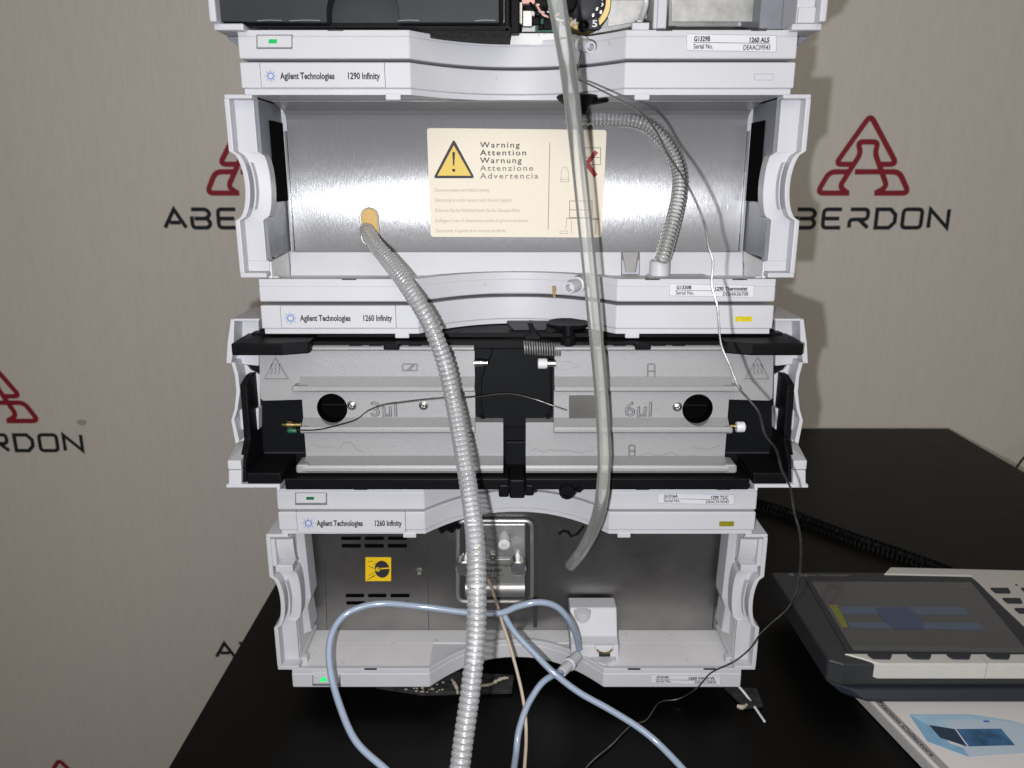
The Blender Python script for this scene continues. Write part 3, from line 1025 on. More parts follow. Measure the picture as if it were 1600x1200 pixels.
def heater(s, name_text, tx, holepx, lab, icon):
    def X(px, y=-0.004):
        return P(px, 640, y).x
    xl, xr, xe = (X(470), X(742), X(786)) if s < 0 else (X(1141), X(866), X(822))
    o = MB().prism(profile(), xl, xr, 'X').build('heater_block', 'cast', tcc)
    hc = P(*holepx, 0.0005)
    mirror = (lambda a: a) if s < 0 else (lambda a: 1614 - a)
    tools = [(MB().cyl((hc.x, -0.03, hc.z), (hc.x, 0.0110, hc.z), 0.0100, 36), 'DIFFERENCE')]
    wing = [(405, 551), (480, 551), (480, 624), (411, 626), (407, 622)]
    tools.append((MB().prism(pxpoly([(mirror(a), b) for a, b in wing], 0.0013), 0.0013, 0.0122, 'Y'), 'UNION'))
    ends = []
    for k, (x0, y0, x1, y1) in enumerate(((455, 603.5, 482, 613.5), (468, 667.5, 482, 678), (462, 726, 482, 740))):
        yy = (-0.0071, -0.0081, -0.0111)[k]
        q = rounded(pxpoly(rect(mirror(x0), y0, mirror(x1), y1), yy), 0.0022, 4, True)
        ends.append(MB().prism(q, yy, 0.004, 'Y'))
    tools.append((MB().prism(profile(True), xr + s * 0.004, xe, 'X'), 'UNION'))
    for tl, op_ in tools:
        cut = tl.build('cut', 'cast')
        md = o.modifiers.new('join', 'BOOLEAN')
        md.object = cut
        md.operation = op_
        md.solver = 'EXACT'
        bpy.context.view_layer.update()
        dg = bpy.context.evaluated_depsgraph_get()
        me = bpy.data.meshes.new_from_object(o.evaluated_get(dg))
        o.modifiers.clear()
        o.data = me
        bpy.data.objects.remove(cut)
    o.data.materials.clear()
    o.data.materials.append(MATS['cast'])
    for pg in o.data.polygons:
        pg.material_index = 0
    bv = o.modifiers.new('bevel', 'BEVEL')
    bv.width = 0.0010
    bv.segments = 3
    bv.limit_method = 'ANGLE'
    bv.angle_limit = R(30)
    o['label'] = lab
    for e in ends:
        e.build('rib_end', 'cast', o, 0.0012)
    MB().cyl((hc.x, 0.0100, hc.z), (hc.x, 0.0112, hc.z), 0.0099, 30).build('bore_end_shade', 'flat_black', o)  # black disc painting the shade at the end of the bore
    rg = [[(hc.x + rr_ * math.cos(t), y_, hc.z + rr_ * math.sin(t)) for rr_, y_ in ((.00995, .0008), (.00995, .0109), (.0096, .0109), (.0096, .0008))] for t in [2 * math.pi * k / 36 for k in range(37)]]
    MB().loft(rg, True, False).build('bore_shade', 'flat_black', o, smooth=True)  # black sleeve added to darken the lit wall of the shallow bore
    MB().box(hc.x - 0.0085, hc.x + 0.0085, 0.0090, 0.0098, hc.z - 0.0006, hc.z + 0.0006).build('bore_rib', 'black', o)
    # raised marks
    y = 0.0003
    a, b = P(tx[0], 650, y), P(tx[1], 650, y)
    text(name_text, 'cast_line', o, a, width=b.x - a.x, height=P(tx[0], 629, y).z - a.z, outline=0.022, name='raised_lettering')
    mb = MB()
    for q, cl in (([(413, 592), (430, 559), (450, 592)], True), ([(423, 585), (425, 578), (423, 574), (426, 568)], False), ([(429, 585), (431, 578), (429, 574), (432, 568)], False), ([(435, 585), (437, 578), (435, 574), (438, 568)], False)):
        qq = [(p.x, p.z) for p in (P(mirror(a), b, -0.0015) for a, b in q)]
        ribbon_mb(mb, qq, 0.0006, Vector((0, -0.0015, 0)), UX, UZ, NF, 0.0003, closed=cl)
    mb.build('heat_sign', 'cast_faint', o)
    for q, cl in icon:
        mb = MB()
        qq = [(p.x, p.z) for p in (P(a, b, y) for a, b in q)]
        if cl:
            qq = rounded(qq, 0.0008, 3, True)
        ribbon_mb(mb, qq, 0.0010, Vector((0, 0.0005, 0)), UX, UZ, NF, 0.0004, closed=cl)
        mb.build('port_sign', 'cast_line', o)
    return o
hl = heater(-1, '3\u00b5l', (580, 621), (519, 638), 'heater block marked 3 microlitres',
            [(rect(629, 569, 652, 579), True), ([(637, 578), (645, 570)], False), ([(640, 578), (648, 570)], False)])
hr = heater(1, '6\u00b5l', (976, 1018), (1090, 639), 'heater block marked 6 microlitres with a bare metal patch',
            [(rect(1012, 569, 1023, 590), True), ([(1012, 580), (1023, 580)], False), (rect(983, 696, 992, 713), True), ([(983, 705), (992, 705)], False)])
for o, pts in ((hl, ((550, 633), (662, 633))), (hr, ((1058, 635),))):
    for px, py in pts:
        c = P(px, py, 0.0005)
        MB().lathe((c.x, 0.0007, c.z), (0, -1, 0), [(0, .0031), (.0010, .0031), (.0011, .0022), (.0026, .0021), (.0030, .0012), (.0020, .0008)], 18).build('screw', 'bright_metal', o, smooth=True)
front('metal_patch', 'bright_metal', hr, rect(889, 617, 936, 668), -0.0002, 0.001, 0.0001)
def drip(par, pts, y, w):
    mb = MB()
    ribbon_mb(mb, [(p.x, p.z) for p in (P(a, b, y) for a, b in pts)], w, Vector((0, y, 0)), UX, UZ, NF, 0.0001)
    mb.build('drip_mark', 'cast_stain', par)
drip(hr, [(828, 705), (838, 701), (850, 707), (860, 702), (872, 705), (890, 704), (905, 708), (925, 704)], 0.0003, 0.0005)
drip(hr, [(1000, 712), (1012, 708), (1030, 712), (1050, 707), (1062, 713), (1085, 712), (1110, 715), (1120, 714)], 0.0003, 0.0005)
drip(hr, [(1085, 694), (1085, 701), (1108, 702), (1125, 696)], 0.0003, 0.0004)
drip(hl, [(486, 693), (496, 698), (522, 699)], 0.0003, 0.0004)
drip(hl, [(532, 700), (537, 692), (546, 691), (553, 696), (556, 702), (570, 708)], 0.0003, 0.0006)
drip(hr, [(866, 565), (890, 565), (905, 571), (890, 577), (866, 577)], 0.0003, 0.0003)
# capillary fittings on the blocks
def fitting(par, p0, ax, prof, m):
    MB().lathe(p0, ax, prof, 16).build('fitting', m, par, smooth=True)
fitting(hl, P(741, 567, -0.002), (1, 0, 0), [(0, .0025), (.0055, .0025), (.0056, .0018), (.0085, .0018)], 'bright_metal')
fitting(hr, P(868, 568, -0.002), (-1, 0, 0), [(0, .0024), (.0055, .0024), (.0056, .0034), (.0105, .0036), (.0110, .0030)], 'bright_metal')
fitting(hr, P(855, 568, -0.003), (-1, 0, 0), [(0, .0030), (.0010, .0034), (.0055, .0034), (.0060, .0028)], 'white_fit')
fitting(hr, P(1140, 666, -0.004), (1, 0, 0), [(0, .0014), (.0065, .0014)], 'brass')
fitting(hr, P(1150, 667, -0.005), (1, 0, 0), [(0, .0030), (.0006, .0035), (.0050, .0035), (.0058, .0026)], 'white_fit')
fitting(hl, P(470, 664, -0.006), (-1, 0, 0), [(0, .0016), (.0050, .0016), (.0051, .0027), (.0085, .0027), (.0086, .0012), (.0120, .0010)], 'brass')
fitting(hl, P(464, 673, -0.008), (-1, 0, 0), [(0, .0012), (.001, .0017), (.0055, .0017), (.0065, .0008)], 'pcb')
# white cheeks
def cheek(s):
    def mx(p):
        return Vector((p[0] if s < 0 else -p[0], p[1], p[2]))
    def pr(name, pts, y, d, bevel=0.0006, m='white'):
        MB().prism(pxpoly(pts, y), y, y + d, 'Y').xf(mx).build(name, m, tcc, bevel)
    pr('ear', [(360, 499), (366, 499), (365, 540), (361, 568), (353, 568), (355, 535)], 0.000, 0.045)
    pr('ear_flange', [(360, 498), (405, 498), (405, 502), (360, 502)], 0.001, 0.046)
    pr('ear_face', [(364, 501), (404, 501), (404, 555), (360, 555)], 0.016, 0.030)
    pr('ear_ledge', [(361, 555), (404, 555), (404, 572), (366, 568)], 0.010, 0.036)
    band = [(361, 566), (367, 567), (372, 585), (375, 612), (371, 640), (366, 656), (374, 690), (368, 694), (361, 657), (366, 640), (369, 612), (367, 588)]
    pr('scoop_rim', band, -0.002, 0.045, 0.0003)
    pr('scoop_wall', [(367, 568), (385, 570), (391, 578), (406, 586), (406, 696), (374, 690), (367, 656), (372, 640), (376, 612), (373, 588)], 0.012, 0.034, 0.0004)
    pr('scoop_step', [(373, 640), (404, 638), (404, 672), (376, 672)], 0.006, 0.008, 0.0008)
    f = [P(355, 720, -0.024), P(376, 720, -0.024)]
    b = [P(369, 692, 0.008), P(396, 683, 0.012)]
    zb = P(355, 734, -0.024).z
    MB().loft([[f[0], f[1], Vector((f[1].x, f[1].y, zb)), Vector((f[0].x, f[0].y, zb))],
               [b[0], b[1], Vector((b[1].x, b[1].y, zb)), Vector((b[0].x, b[0].y, zb))]]).xf(mx).build('foot_wedge', 'white', tcc, 0.0006)
    pr('foot_block', [(357, 735), (377, 735), (377, 757), (357, 757)], -0.0235, 0.034)
    pr('foot_flange', [(353, 757), (437, 757), (437, 767), (432, 767), (432, 762.5), (353, 762.5)], -0.0245, 0.036)
cheek(-1)
cheek(1)

# ================================================================== thermostat (third module)
th = thing('thermostat', 'white module with brushed steel panel carrying the cream warning plate', 'thermostat', (0, 0.2, 0.2845))
body(th, 0.1715, 0.2850, 0.4060)
box('top_cover', 'white', th, -0.160, 0.160, 0.0525, 0.40, 0.4062, 0.4260, 0.001)
top_bar(th, 0.4072, 0.4252)
tray(th, 0.2845, 0.2990, 0.2945)
nameplate(th, (406, 602), 98.5, 136.5, (438, 523), 123.5, 9.5, (544, 594), '1290 Infinity', 423, 0.0040)
mb = MB()
q = pxpoly(rect(1179, 115.5, 1208, 125), -0.0002)
ribbon_mb(mb, q, 0.0002, Vector((0, 0.0, 0)), UX, UZ, NF, 0.0002, closed=True)
mb.build('blank_marker', 'label_edge', th)
serial_label(th, (1046, 443.5, 1178, 462), 'G1330B', 'Serial No.', '1290 Thermostat', 'DEBAK06708')
for s in (-1, 1):
    ear(th, s, 0.4052, 0.3755, 0.3345, 0.3025, xo=0.1730, xsc=0.0078, xi=0.1585, xisc=0.0060)
    box('side_wall', 'grey_side', th, s * 0.1565, s * 0.1584, 0.011, 0.0580, 0.3110, 0.4070)
    box('side_pad', 'flat_black', th, s * 0.1553, s * 0.1564, 0.030, 0.0560, 0.3450, 0.3950)
    box('hinge_block', 'white', th, s * 0.1565, s * 0.1700, 0.0075, 0.0088, 0.3030, 0.3095, 0.0004)
    MB().loft([[(s * 0.1582, 0.010, z), (s * 0.1560, 0.010, z), (s * 0.1560, 0.050, z2), (s * 0.1582, 0.050, z2)] for z, z2 in ((0.2950, 0.2950), (0.3085, 0.3110))]).build('side_step', 'cream', th)
    MB().lathe((s * 0.1560, 0.014, 0.2975), (-s, 0, 0), [(0, .0020), (.003, .0020), (.0035, .0012)], 12).build('hinge_pin', 'white', th, smooth=True)
# bent steel sheet: flat panel, tilted a touch, folding forward under the bar
YS = 0.058
tilt = math.tan(R(0.75))
def ys(z):
    return YS + (z - 0.336) * tilt
zt = 0.3975
prof = [(ys(0.3050), 0.3050), (ys(zt), zt), (ys(zt) - 0.0015, zt + 0.0025), (ys(zt) - 0.006, zt + 0.0050), (0.030, 0.4062), (0.030, 0.4068),
        (ys(zt) - 0.0058, zt + 0.0060), (ys(zt) - 0.0005, zt + 0.0035), (ys(zt) + 0.001, zt + 0.0010), (ys(0.3050) + 0.001, 0.3050)]
panel = MB().prism(prof, -0.1535, 0.1535, 'X').build('steel_panel', 'steel', th, smooth=False)
for s in (-1, 1):
    MB().loft([[(s * 0.1537, ys(z) - 0.002, z), (s * 0.1549, ys(z) - 0.002, z), (s * 0.1549, ys(z) + 0.001, z), (s * 0.1537, ys(z) + 0.001, z)] for z in (0.3110, 0.3900)]).build('panel_flange', 'steel', panel)
# white strip at the back of the tray with a gap where the sheet's tongue hangs down
ya = 0.0490
def bstrip(x0, x1):
    MB().prism([(ya, 0.2946), (ya + 0.004, 0.2946), (ya + 0.006, 0.3105), (ya + 0.004, 0.3108)], x0, x1, 'X').build('tray_back', 'white', th, 0.0004)
xa, xb = P(972, 400, ya).x, P(1001, 400, ya).x
bstrip(-0.1555, xa)
bstrip(xb, 0.1555)
MB().loft([[(xa + 0.0005, ya + 0.005, 0.3108), (xb - 0.0005, ya + 0.005, 0.3108), (xb - 0.0005, ya + 0.006, 0.3108), (xa + 0.0005, ya + 0.006, 0.3108)],
           [(xa + 0.003, ya + 0.001, 0.2972), (xb - 0.003, ya + 0.001, 0.2972), (xb - 0.003, ya + 0.002, 0.2972), (xa + 0.003, ya + 0.002, 0.2972)]]).build('tongue', 'steel', panel, 0.0004)
# tan foam port behind the hose
c = P(578, 350, YS)
q = []
for k in range(28):
    a = 2 * math.pi * k / 28
    q.append((c.x + 0.0061 * math.cos(a), c.z + (0.0064 * math.sin(a) + (0.0045 if math.sin(a) > 0 else -0.0085))))
yh = ys(c.z)
MB().prism(q, yh - 0.0004, yh + 0.001, 'Y').build('foam_port', 'foam_tan', panel)
rim_ = [Vector((x, yh - 0.0006, z)) for x, z in q]
MB().tube(rim_ + [rim_[0]], 0.0006, 8).build('port_rim', 'soft_metal', panel, smooth=True)
# warning plate
wy0 = ys(0.356)
sg = [(667, 200), (948, 203), (940, 371), (673, 370)]
YW = wy0 - 0.0012
wp = MB().prism(rounded(pxpoly(sg, YW), 0.0022, 4, True), YW, YW + 0.0007, 'Y').build('warning_plate', 'sign', th)
Y = YW - 0.0002
def tri(cx, cy, hw_, up, dn):
    return [(cx, cy - up), (cx + hw_, cy + dn), (cx - hw_, cy + dn)]
q = rounded(pxpoly([(709, 217), (742, 278.5), (677, 278.5)], Y), 0.0022, 4, True)
MB().prism(q, Y, YW + 0.0001, 'Y').build('triangle_border', 'ink', wp)
q = pxpoly([(709, 227), (736, 274.5), (683.5, 274.5)], Y - 0.0002)
MB().prism(q, Y - 0.0003, Y, 'Y').build('triangle_field', 'sign_yellow', wp)
mb = MB()
mb.prism(pxpoly([(706.6, 238.5), (708.8, 237), (711, 238.5), (709.8, 259), (708, 259)], Y - 0.0003), Y - 0.0005, Y - 0.0003, 'Y')
c = P(709, 266, Y)
mb.prism([(c.x + .0011 * math.cos(i * .5236), c.z + .0011 * math.sin(i * .5236)) for i in range(12)], Y - 0.0005, Y - 0.0003, 'Y')
mb.build('exclamation_mark', 'ink', wp)
for i, (wd, x1) in enumerate((('Warning', 812), ('Attention', 822), ('Warnung', 815), ('Attenzione', 833), ('Advertencia', 841))):
    textpx(wd, 'ink' if i < 3 else 'ink_grey', wp, 750, x1, 230.5 + i * 12.1, 8.2, Y, bold=0.010, spacing=1.25)
for i, (ln, x1) in enumerate((('Disconnect power cord before opening', 764), ("Debranchez le cordon secteur avant d'ouvrir l'appareil", 800), ('Entfernen Sie das Netzkabel bevor Sie das Gehause offnen', 812),
                              ('Scollegare il cavo di alimentazione prima di aprire lo strumento', 825), ('Desconectar el aparato de la red antes de abrirlo', 790))):
    textpx(ln, 'ink_fade', wp, 679 + i * .5, x1, 299.3 + i * 15.9, 5.2, Y)
mb = MB()
def stroke(mb, pts, y, w, closed=False):
    ribbon_mb(mb, [(p.x, p.z) for p in (P(a, b, y) for a, b in pts)], w, Vector((0, y, 0)), UX, UZ, NF, 0.0001, closed=closed)
stroke(mb, [(859, 223), (856.5, 359)], Y, 0.0003)
mb.build('plate_rule', 'ink', wp)
mb = MB()
for pts, cl in ((rect(909, 231, 938.5, 257), True), ([(909, 246), (938, 246)], False), (rect(890, 314, 925, 340), True), ([(890, 328), (925, 328)], False),
                ([(885, 341), (935, 341), (935, 343), (925, 343)], False), ([(931, 343), (931, 366)], False), ([(925, 343), (925, 355)], False)):
    stroke(mb, pts, Y, 0.0003, cl)
mb.build('plug_drawing', 'ink', wp)
mb = MB()
for pts, cl in (([(877, 281), (877, 268), (880, 261), (884, 261), (888, 268), (888, 281)], False), (rect(876, 280, 889, 284), True), ([(885, 341), (885, 352), (883, 358)], False), (rect(875, 361, 887, 365), True), ([(893, 343), (893, 365)], False)):
    stroke(mb, pts, Y, 0.00022, cl)
mb.build('switch_drawing', 'ink_grey', wp)
mb = MB()
stroke(mb, [(932, 236.5), (917, 255.5), (931, 275)], Y - 0.0001, 0.0030)
mb.build('red_cross', 'red_mark', wp)
# short corrugated overflow hose, its cup and the black cap above
c = P(899, 152, 0.020)
MB().lathe((c.x + 0.0012, 0.020, 0.4085), (0, 0, -1), [(0, .0125), (.0012, .0128), (.0030, .0112), (.0060, .0070), (.0110, .0055), (.0112, .002)], 26).build('funnel_cap', 'black', th, smooth=True)
a, b = P(925, 160, 0.020), P(948, 156, 0.012)
MB().tube([a, (a + b) / 2, b], 0.0016, 8).build('cap_lug', 'black', th, smooth=True)
c = P(1031, 418, 0.035)
MB().lathe((c.x, 0.036, 0.2950), (0, 0, 1), [(0, .0068), (.0115, .0066), (.0118, .0058), (.0060, .0056)], 26).build('hose_cup', 'white', th, smooth=True)
MB().prism([(c.x - .009, 0.0375), (c.x + .030, 0.040), (c.x + .030, 0.025), (c.x + .010, 0.020), (c.x - .009, 0.024)], 0.2950, 0.2972, 'Z').build('cup_base', 'white', th, 0.0006)
spout(th, PD(914, 440, 0.482), PD(889, 450, 0.462), 0.0044)
# a rust run beside the spout
c = P(866, 458, 0.022)
q = [(c.x - .0012, c.z + .0035), (c.x + .0008, c.z + .0040), (c.x + .0016, c.z + .0015), (c.x + .0008, c.z - .0010), (c.x + .0016, c.z - .0035), (c.x - .0004, c.z - .0040), (c.x - .0008, c.z)]
MB().prism(q, 0.0265, 0.0290, 'Y').build('rust_run', 'grime', th)

# ================================================================== autosampler (top module, cut by the frame)
al = thing('autosampler', 'topmost white module with charcoal tray door and exposed brass sampling wheel', 'autosampler', (0, 0.2, 0.4268))
Z0 = 0.4268
body(al, 0.1715, 0.4272, 0.560, y0=0.0705)
tray(al, Z0, 0.4425, 0.4395, back=0.070)
serial_label(al, (1073, 53, 1213, 78.5), 'G1329B', 'Serial No.', '1260 ALS', 'DEAAC09543')
button(al, (401.5, 55, 455, 74), 'green_led', 0.46, 13, 6.5)
for s in (-1, 1):
    def mx(p, s=s):
        return Vector((p[0] * s, p[1], p[2]))
    MB().prism([(0.1730, 0.4445), (0.1730, 0.560), (0.1690, 0.560), (0.1690, 0.4445)], -0.012, 0.05, 'Y').xf(mx).build('ear', 'white', al, 0.0010)
    MB().prism([(0.1688, 0.4450), (0.1688, 0.560), (0.1585, 0.560), (0.1585, 0.4450)], -0.004 if s > 0 else 0.012, 0.05, 'Y').xf(mx).build('ear_post', 'white', al, 0.0006)
    MB().box(s * 0.1730, s * 0.1560, -0.006, 0.05, 0.4412, 0.4448).build('ear_flange', 'white', al, 0.0008)
    MB().prism([(0.1728, 0.4408), (0.1622, 0.4408), (0.1622, 0.4355), (0.1660, 0.4355)], 0.012, 0.05, 'Y').xf(mx).build('ear_gusset', 'grey_side', al, 0.0004)
box('ear_step', 'white', al, 0.1590, 0.1690, -0.0055, 0.0, 0.4450, 0.4535, 0.0006)
box('side_wall', 'grey_side', al, 0.1450, 0.1580, 0.020, 0.060, 0.4430, 0.560)
# charcoal door with its half-round handhold
yd = -0.004
L, Rt, bt = P(341, 38, yd), P(780, 38, yd), P(500, 35, yd)
hc = P(567, 32, yd)
hw = (P(624, 32, yd).x - P(511, 32, yd).x) / 2
q = [(L.x, bt.z + .0005), (hc.x - hw, bt.z)]
for k in range(17):
    a = math.pi - math.pi * k / 16
    q.append((hc.x + hw * math.cos(a), bt.z + 0.0005 + 0.023 * max(0.0, math.sin(a)) ** 0.7))
q += [(hc.x + hw, bt.z), (Rt.x, bt.z), (Rt.x, 0.56), (L.x, 0.56)]
door = MB().prism(q, yd, 0.010, 'Y').build('tray_door', 'charcoal', al, 0.0009)
box('handhold', 'charcoal', door, hc.x - hw - .004, hc.x + hw + .004, 0.0105, 0.013, bt.z - .0005, bt.z + .030)
box('handhold_sill', 'black', door, hc.x - hw + .0006, hc.x + hw - .0006, 0.002, 0.0104, bt.z - .0008, bt.z + .0006)
mb = MB()
for x0, x1 in ((402, 440), (452, 500), (622, 655), (742, 774)):
    a, b = P(x0, 32.5, yd), P(x1, 32.0, yd)
    ribbon_mb(mb, [(a.x, a.z), ((a.x + b.x) / 2, a.z + .0004), (b.x, b.z)], 0.00045, Vector((0, yd, 0)), UX, UZ, NF, 0.00008)
mb.build('scuff', 'grey_side', door)
box('door_base', 'foam', al, P(372, 50, .012).x, P(797, 50, .012).x, 0.0125, 0.060, 0.4400, bt.z - .001, 0.0006)
MB().prism([(P(372, 50, .0).x, 0.0045), (-0.070, 0.0045), (-0.045, 0.0225), (-0.012, 0.0360), (-0.004, 0.0370), (-0.004, 0.0), (P(372, 50, 0).x, 0.0)], 0.4440, bt.z - .0012, 'Z').build('foam_strip', 'foam', al, 0.0005)
box('inner_post', 'black', al, P(788, 20, .004).x, P(797, 20, .004).x, 0.004, 0.06, 0.4440, 0.56, 0.0008)
box('inner_clip', 'black', al, P(797, 20, .02).x, P(812, 20, .02).x, 0.020, 0.03, 0.4440, 0.470, 0.0008)
# white centre bridge behind the arch
MB().prism([(P(797, 50, .034).x, 0.034), (P(818, 50, .034).x, 0.0345), (P(868, 55, .034).x, 0.0345), (P(868, 55, .034).x, 0.060), (P(797, 50, .034).x, 0.060)], 0.4396, 0.4465, 'Z').build('bridge', 'cream', al, 0.0006)
box('back_plate', 'plate_grey', al, P(806, 20, .066).x, 0.1440, 0.066, 0.0685, 0.4400, 0.56)
# mechanism: board, connector block, silver bracket, brass wheel with numbers
box('circuit_board', 'pcb', al, P(836, 20, .055).x, P(872, 20, .055).x, 0.050, 0.0512, 0.4470, 0.475)
box('motor', 'black', al, P(817, 10, .045).x, P(858, 10, .045).x, 0.040, 0.0498, 0.4570, 0.490, 0.002)
for k, (px, py, w, h, m) in enumerate(((812, 18, 10, 44, 'bright_metal'), (824, 30, 16, 26, 'bright_metal'), (838, 33, 12, 12, 'black'), (850, 22, 22, 8, 'bright_metal'), (832, 22, 7, 8, 'white_fit'), (856, 38, 14, 16, 'black'), (845, 44, 8, 8, 'black'), (866, 35, 6, 8, 'pcb'), (840, 8, 8, 6, 'bright_metal'))):
    a, b = P(px - w / 2, py + h / 2, .040), P(px + w / 2, py - h / 2, .040)
    MB().box(a.x, b.x, 0.036 + .0015 * (k % 3), 0.0395 + .0015 * (k % 3), a.z, b.z).build('bracket' if m == 'bright_metal' else 'connector', m, al, 0.0006)
box('pink_insulation', 'pink', al, P(806, 2, .035).x, P(836, 2, .035).x, 0.036, 0.042, P(820, 5, .035).z, 0.475, 0.0006)
for k in range(4):
    a = P(828 + 10 * k, 4 + 3 * k, .034)
    MB().tube(spline([a, a + Vector((.004, -.002, -.006)), a + Vector((.010, -.001, -.007)), a + Vector((.016, .002, -.004))], .001), 0.0007, 6).build('wire_lead', ('black', 'pink', 'black', 'white_fit')[k], al, smooth=True)
wc = P(915, 2, .034)
wheel = MB().lathe((wc.x, 0.050, wc.z), (0, -1, 0), [(0, .0165), (.010, .0165), (.011, .0158), (.011, .0100), (.009, .0098)], 40).build('sampling_wheel', 'brass', al, smooth=True)
MB().lathe((wc.x, 0.044, wc.z), (0, -1, 0), [(0, .0125), (.010, .0125), (.0115, .0105), (.0125, .006), (.0125, .002)], 30).build('wheel_hub', 'charcoal', wheel, smooth=True)
MB().prism([(wc.x - .0010, wc.z - .016), (wc.x + .0095, wc.z - .016), (wc.x + .0055, wc.z), (wc.x - .003, wc.z)], 0.033, 0.038, 'Y').build('pointer', 'charcoal', wheel, 0.0008)
c = P(912, 40, .033)
MB().lathe((c.x, 0.036, c.z), (0, -1, 0), [(0, .0034), (.004, .0034), (.0042, .0026), (.0030, .0022), (.0030, .0012), (.0040, .0010)], 20).build('hub_bolt', 'black', wheel, smooth=True)
for ch, px, py in (('5', 925, 42), ('6', 935, 10), ('4', 893, 40)):
    textpx(ch, 'label', wheel, px, px + 8, py, 10, 0.0325, bold=0.02)
for k in range(5):
    a = P(915 + 6 * k, 14 + 5 * (k % 3), .033)
    MB().lathe((a.x, 0.034, a.z), (0, -1, 0), [(0, .0011), (.002, .0011), (.0022, .0006)], 10).build('needle_seat', 'bright_metal', wheel, smooth=True)
c = P(887, 8, .020)
MB().lathe((c.x, 0.036, 0.462), (0, -1, 0), [(0, .006), (.012, .006), (.013, .005)], 20).build('rubber_plug', 'black', al, smooth=True)
# right side: wavy guard plate, white post, cover plates
front('guard_plate', 'plate_grey', al, [(950, 0), (1011, 0), (1011, 28), (1000, 33), (950, 42)], 0.040, 0.001, 0.0002)
MB().tube(spline([P(1009, -8, .030), P(1009, 8, .030), P(1003, 26, .022), P(998, 38, .012)], .002), 0.0017, 10).build('bent_strip', 'white_fit', al, smooth=True)
box('white_post', 'white', al, P(1020, 10, .030).x, P(1041, 10, .030).x, 0.026, 0.060, 0.4398, 0.56, 0.0010)
box('post_groove', 'label_edge', al, P(1027, 10, .026).x, P(1028.5, 10, .026).x, 0.0257, 0.027, 0.4420, 0.56)
front('cover_plate', 'plate_grey', al, rect(1049, -30, 1185, 34), 0.036, 0.0012, 0.0003)
front('cover_edge', 'bright_metal', al, rect(1183, -30, 1185.5, 40), 0.035, 0.003)
front('cover_gap', 'gap', al, rect(1186, -30, 1191, 44), 0.040, 0.001)
front('cover_strip', 'plate_grey', al, rect(1192, -30, 1208, 42), 0.036, 0.0012, 0.0003)
box('tray_tab', 'white', al, 0.0660, 0.0760, 0.001, 0.0044, 0.4426, 0.4465, 0.0006)
spout(al, P(896, 64, 0.022), P(923, 74, -0.002), 0.0040)

# ================================================================== hoses, tubes and wires
def corrugated(name, pts, r, pitch, m, depth=0.13, n=24, sub=6, power=0.35):
    path = spline(pts, pitch / sub)
    rad = []
    for i in range(len(path)):
        t = (i / sub) % 1.0
        rad.append(r * (1 - depth + depth * abs(math.sin(math.pi * t)) ** power))
    mb = MB()
    mb.tube(path, rad, n, False)
    return mb.build(name, m, None, smooth=True)

hose = corrugated('drain_hose', [PD(*p) for p in ((572, 352, .552), (574, 360, .528), (586, 382, .502), (607, 408, .480), (640, 453, .457), (671, 505, .448), (694, 565, .450), (708, 625, .450),
                  (722, 700, .436), (735, 780, .420), (743, 850, .404), (745, 920, .396), (743, 1000, .392), (735, 1080, .386), (725, 1150, .380), (712, 1250, .372), (700, 1330, .37))] + [Vector(p) for p in ((-.036, -.215, .016), (-.034, -.250, .000), (-.032, -.300, -.0062), (-.030, -.345, -.0062), (-.029, -.375, -.016), (-.028, -.388, -.06), (-.028, -.390, -.20))],
                  0.0051, 0.0031, 'hose_clear', power=0.32, depth=0.20, sub=8)
tag(hose, 'long milky corrugated drain hose running from the tan port down past the bench', 'hose')
small = corrugated('overflow_hose', [PD(*p) for p in ((884, 184, .513), (915, 186, .512), (955, 186, .512), (1000, 191, .511), (1030, 210, .511), (1052, 240, .511), (1062, 275, .510), (1060, 310, .508), (1052, 345, .505), (1042, 380, .502), (1034, 408, .500))],
                   0.0053, 0.0027, 'hose_small', power=0.45, depth=0.20, sub=8)
tag(small, 'short clear ribbed hose bending into the white cup on the steel panel tray', 'hose')

ct = [PD(*p) for p in ((856, -60, .325), (866, -20, .335), (873, 20, .343), (885, 90, .362), (894, 160, .385), (905, 260, .415), (918, 390, .430), (929, 500, .440), (938, 600, .456), (943, 680, .466), (944, 730, .468), (939, 785, .474), (928, 825, .490), (913, 855, .515), (902, 871, .535), (892, 883, .555))]
path = spline(ct, 0.003)
mb = MB()
mb.tube(path, 0.0041, 26, False)
end_ = path[-1] + (path[-1] - path[-2]).normalized() * 0.0002
mb.tube([path[-2], path[-1], end_], [0.0036, 0.0040, 0.0040], 26, False)      # the cut rim at the open end
tube = mb.build('clear_tube', 'tube_clear', None, smooth=True)
tag(tube, 'thick smooth clear tube hanging in front of all four white modules', 'tube')

def line(name, label, cat, pts, r, m, group=None, n=12, step=0.002, jitter=0.0):
    path = spline(pts, step)
    if jitter:
        ph = [random.random() * 6 for _ in range(4)]
        path = [p + Vector((math.sin(i * .31 + ph[0]) + .6 * math.sin(i * .83 + ph[1]), 0, math.sin(i * .37 + ph[2]) + .6 * math.sin(i * .71 + ph[3]))) * jitter for i, p in enumerate(path)]
    o = MB().tube(path, r, n).build(name, m, None, smooth=True)
    return tag(o, label, cat, group)

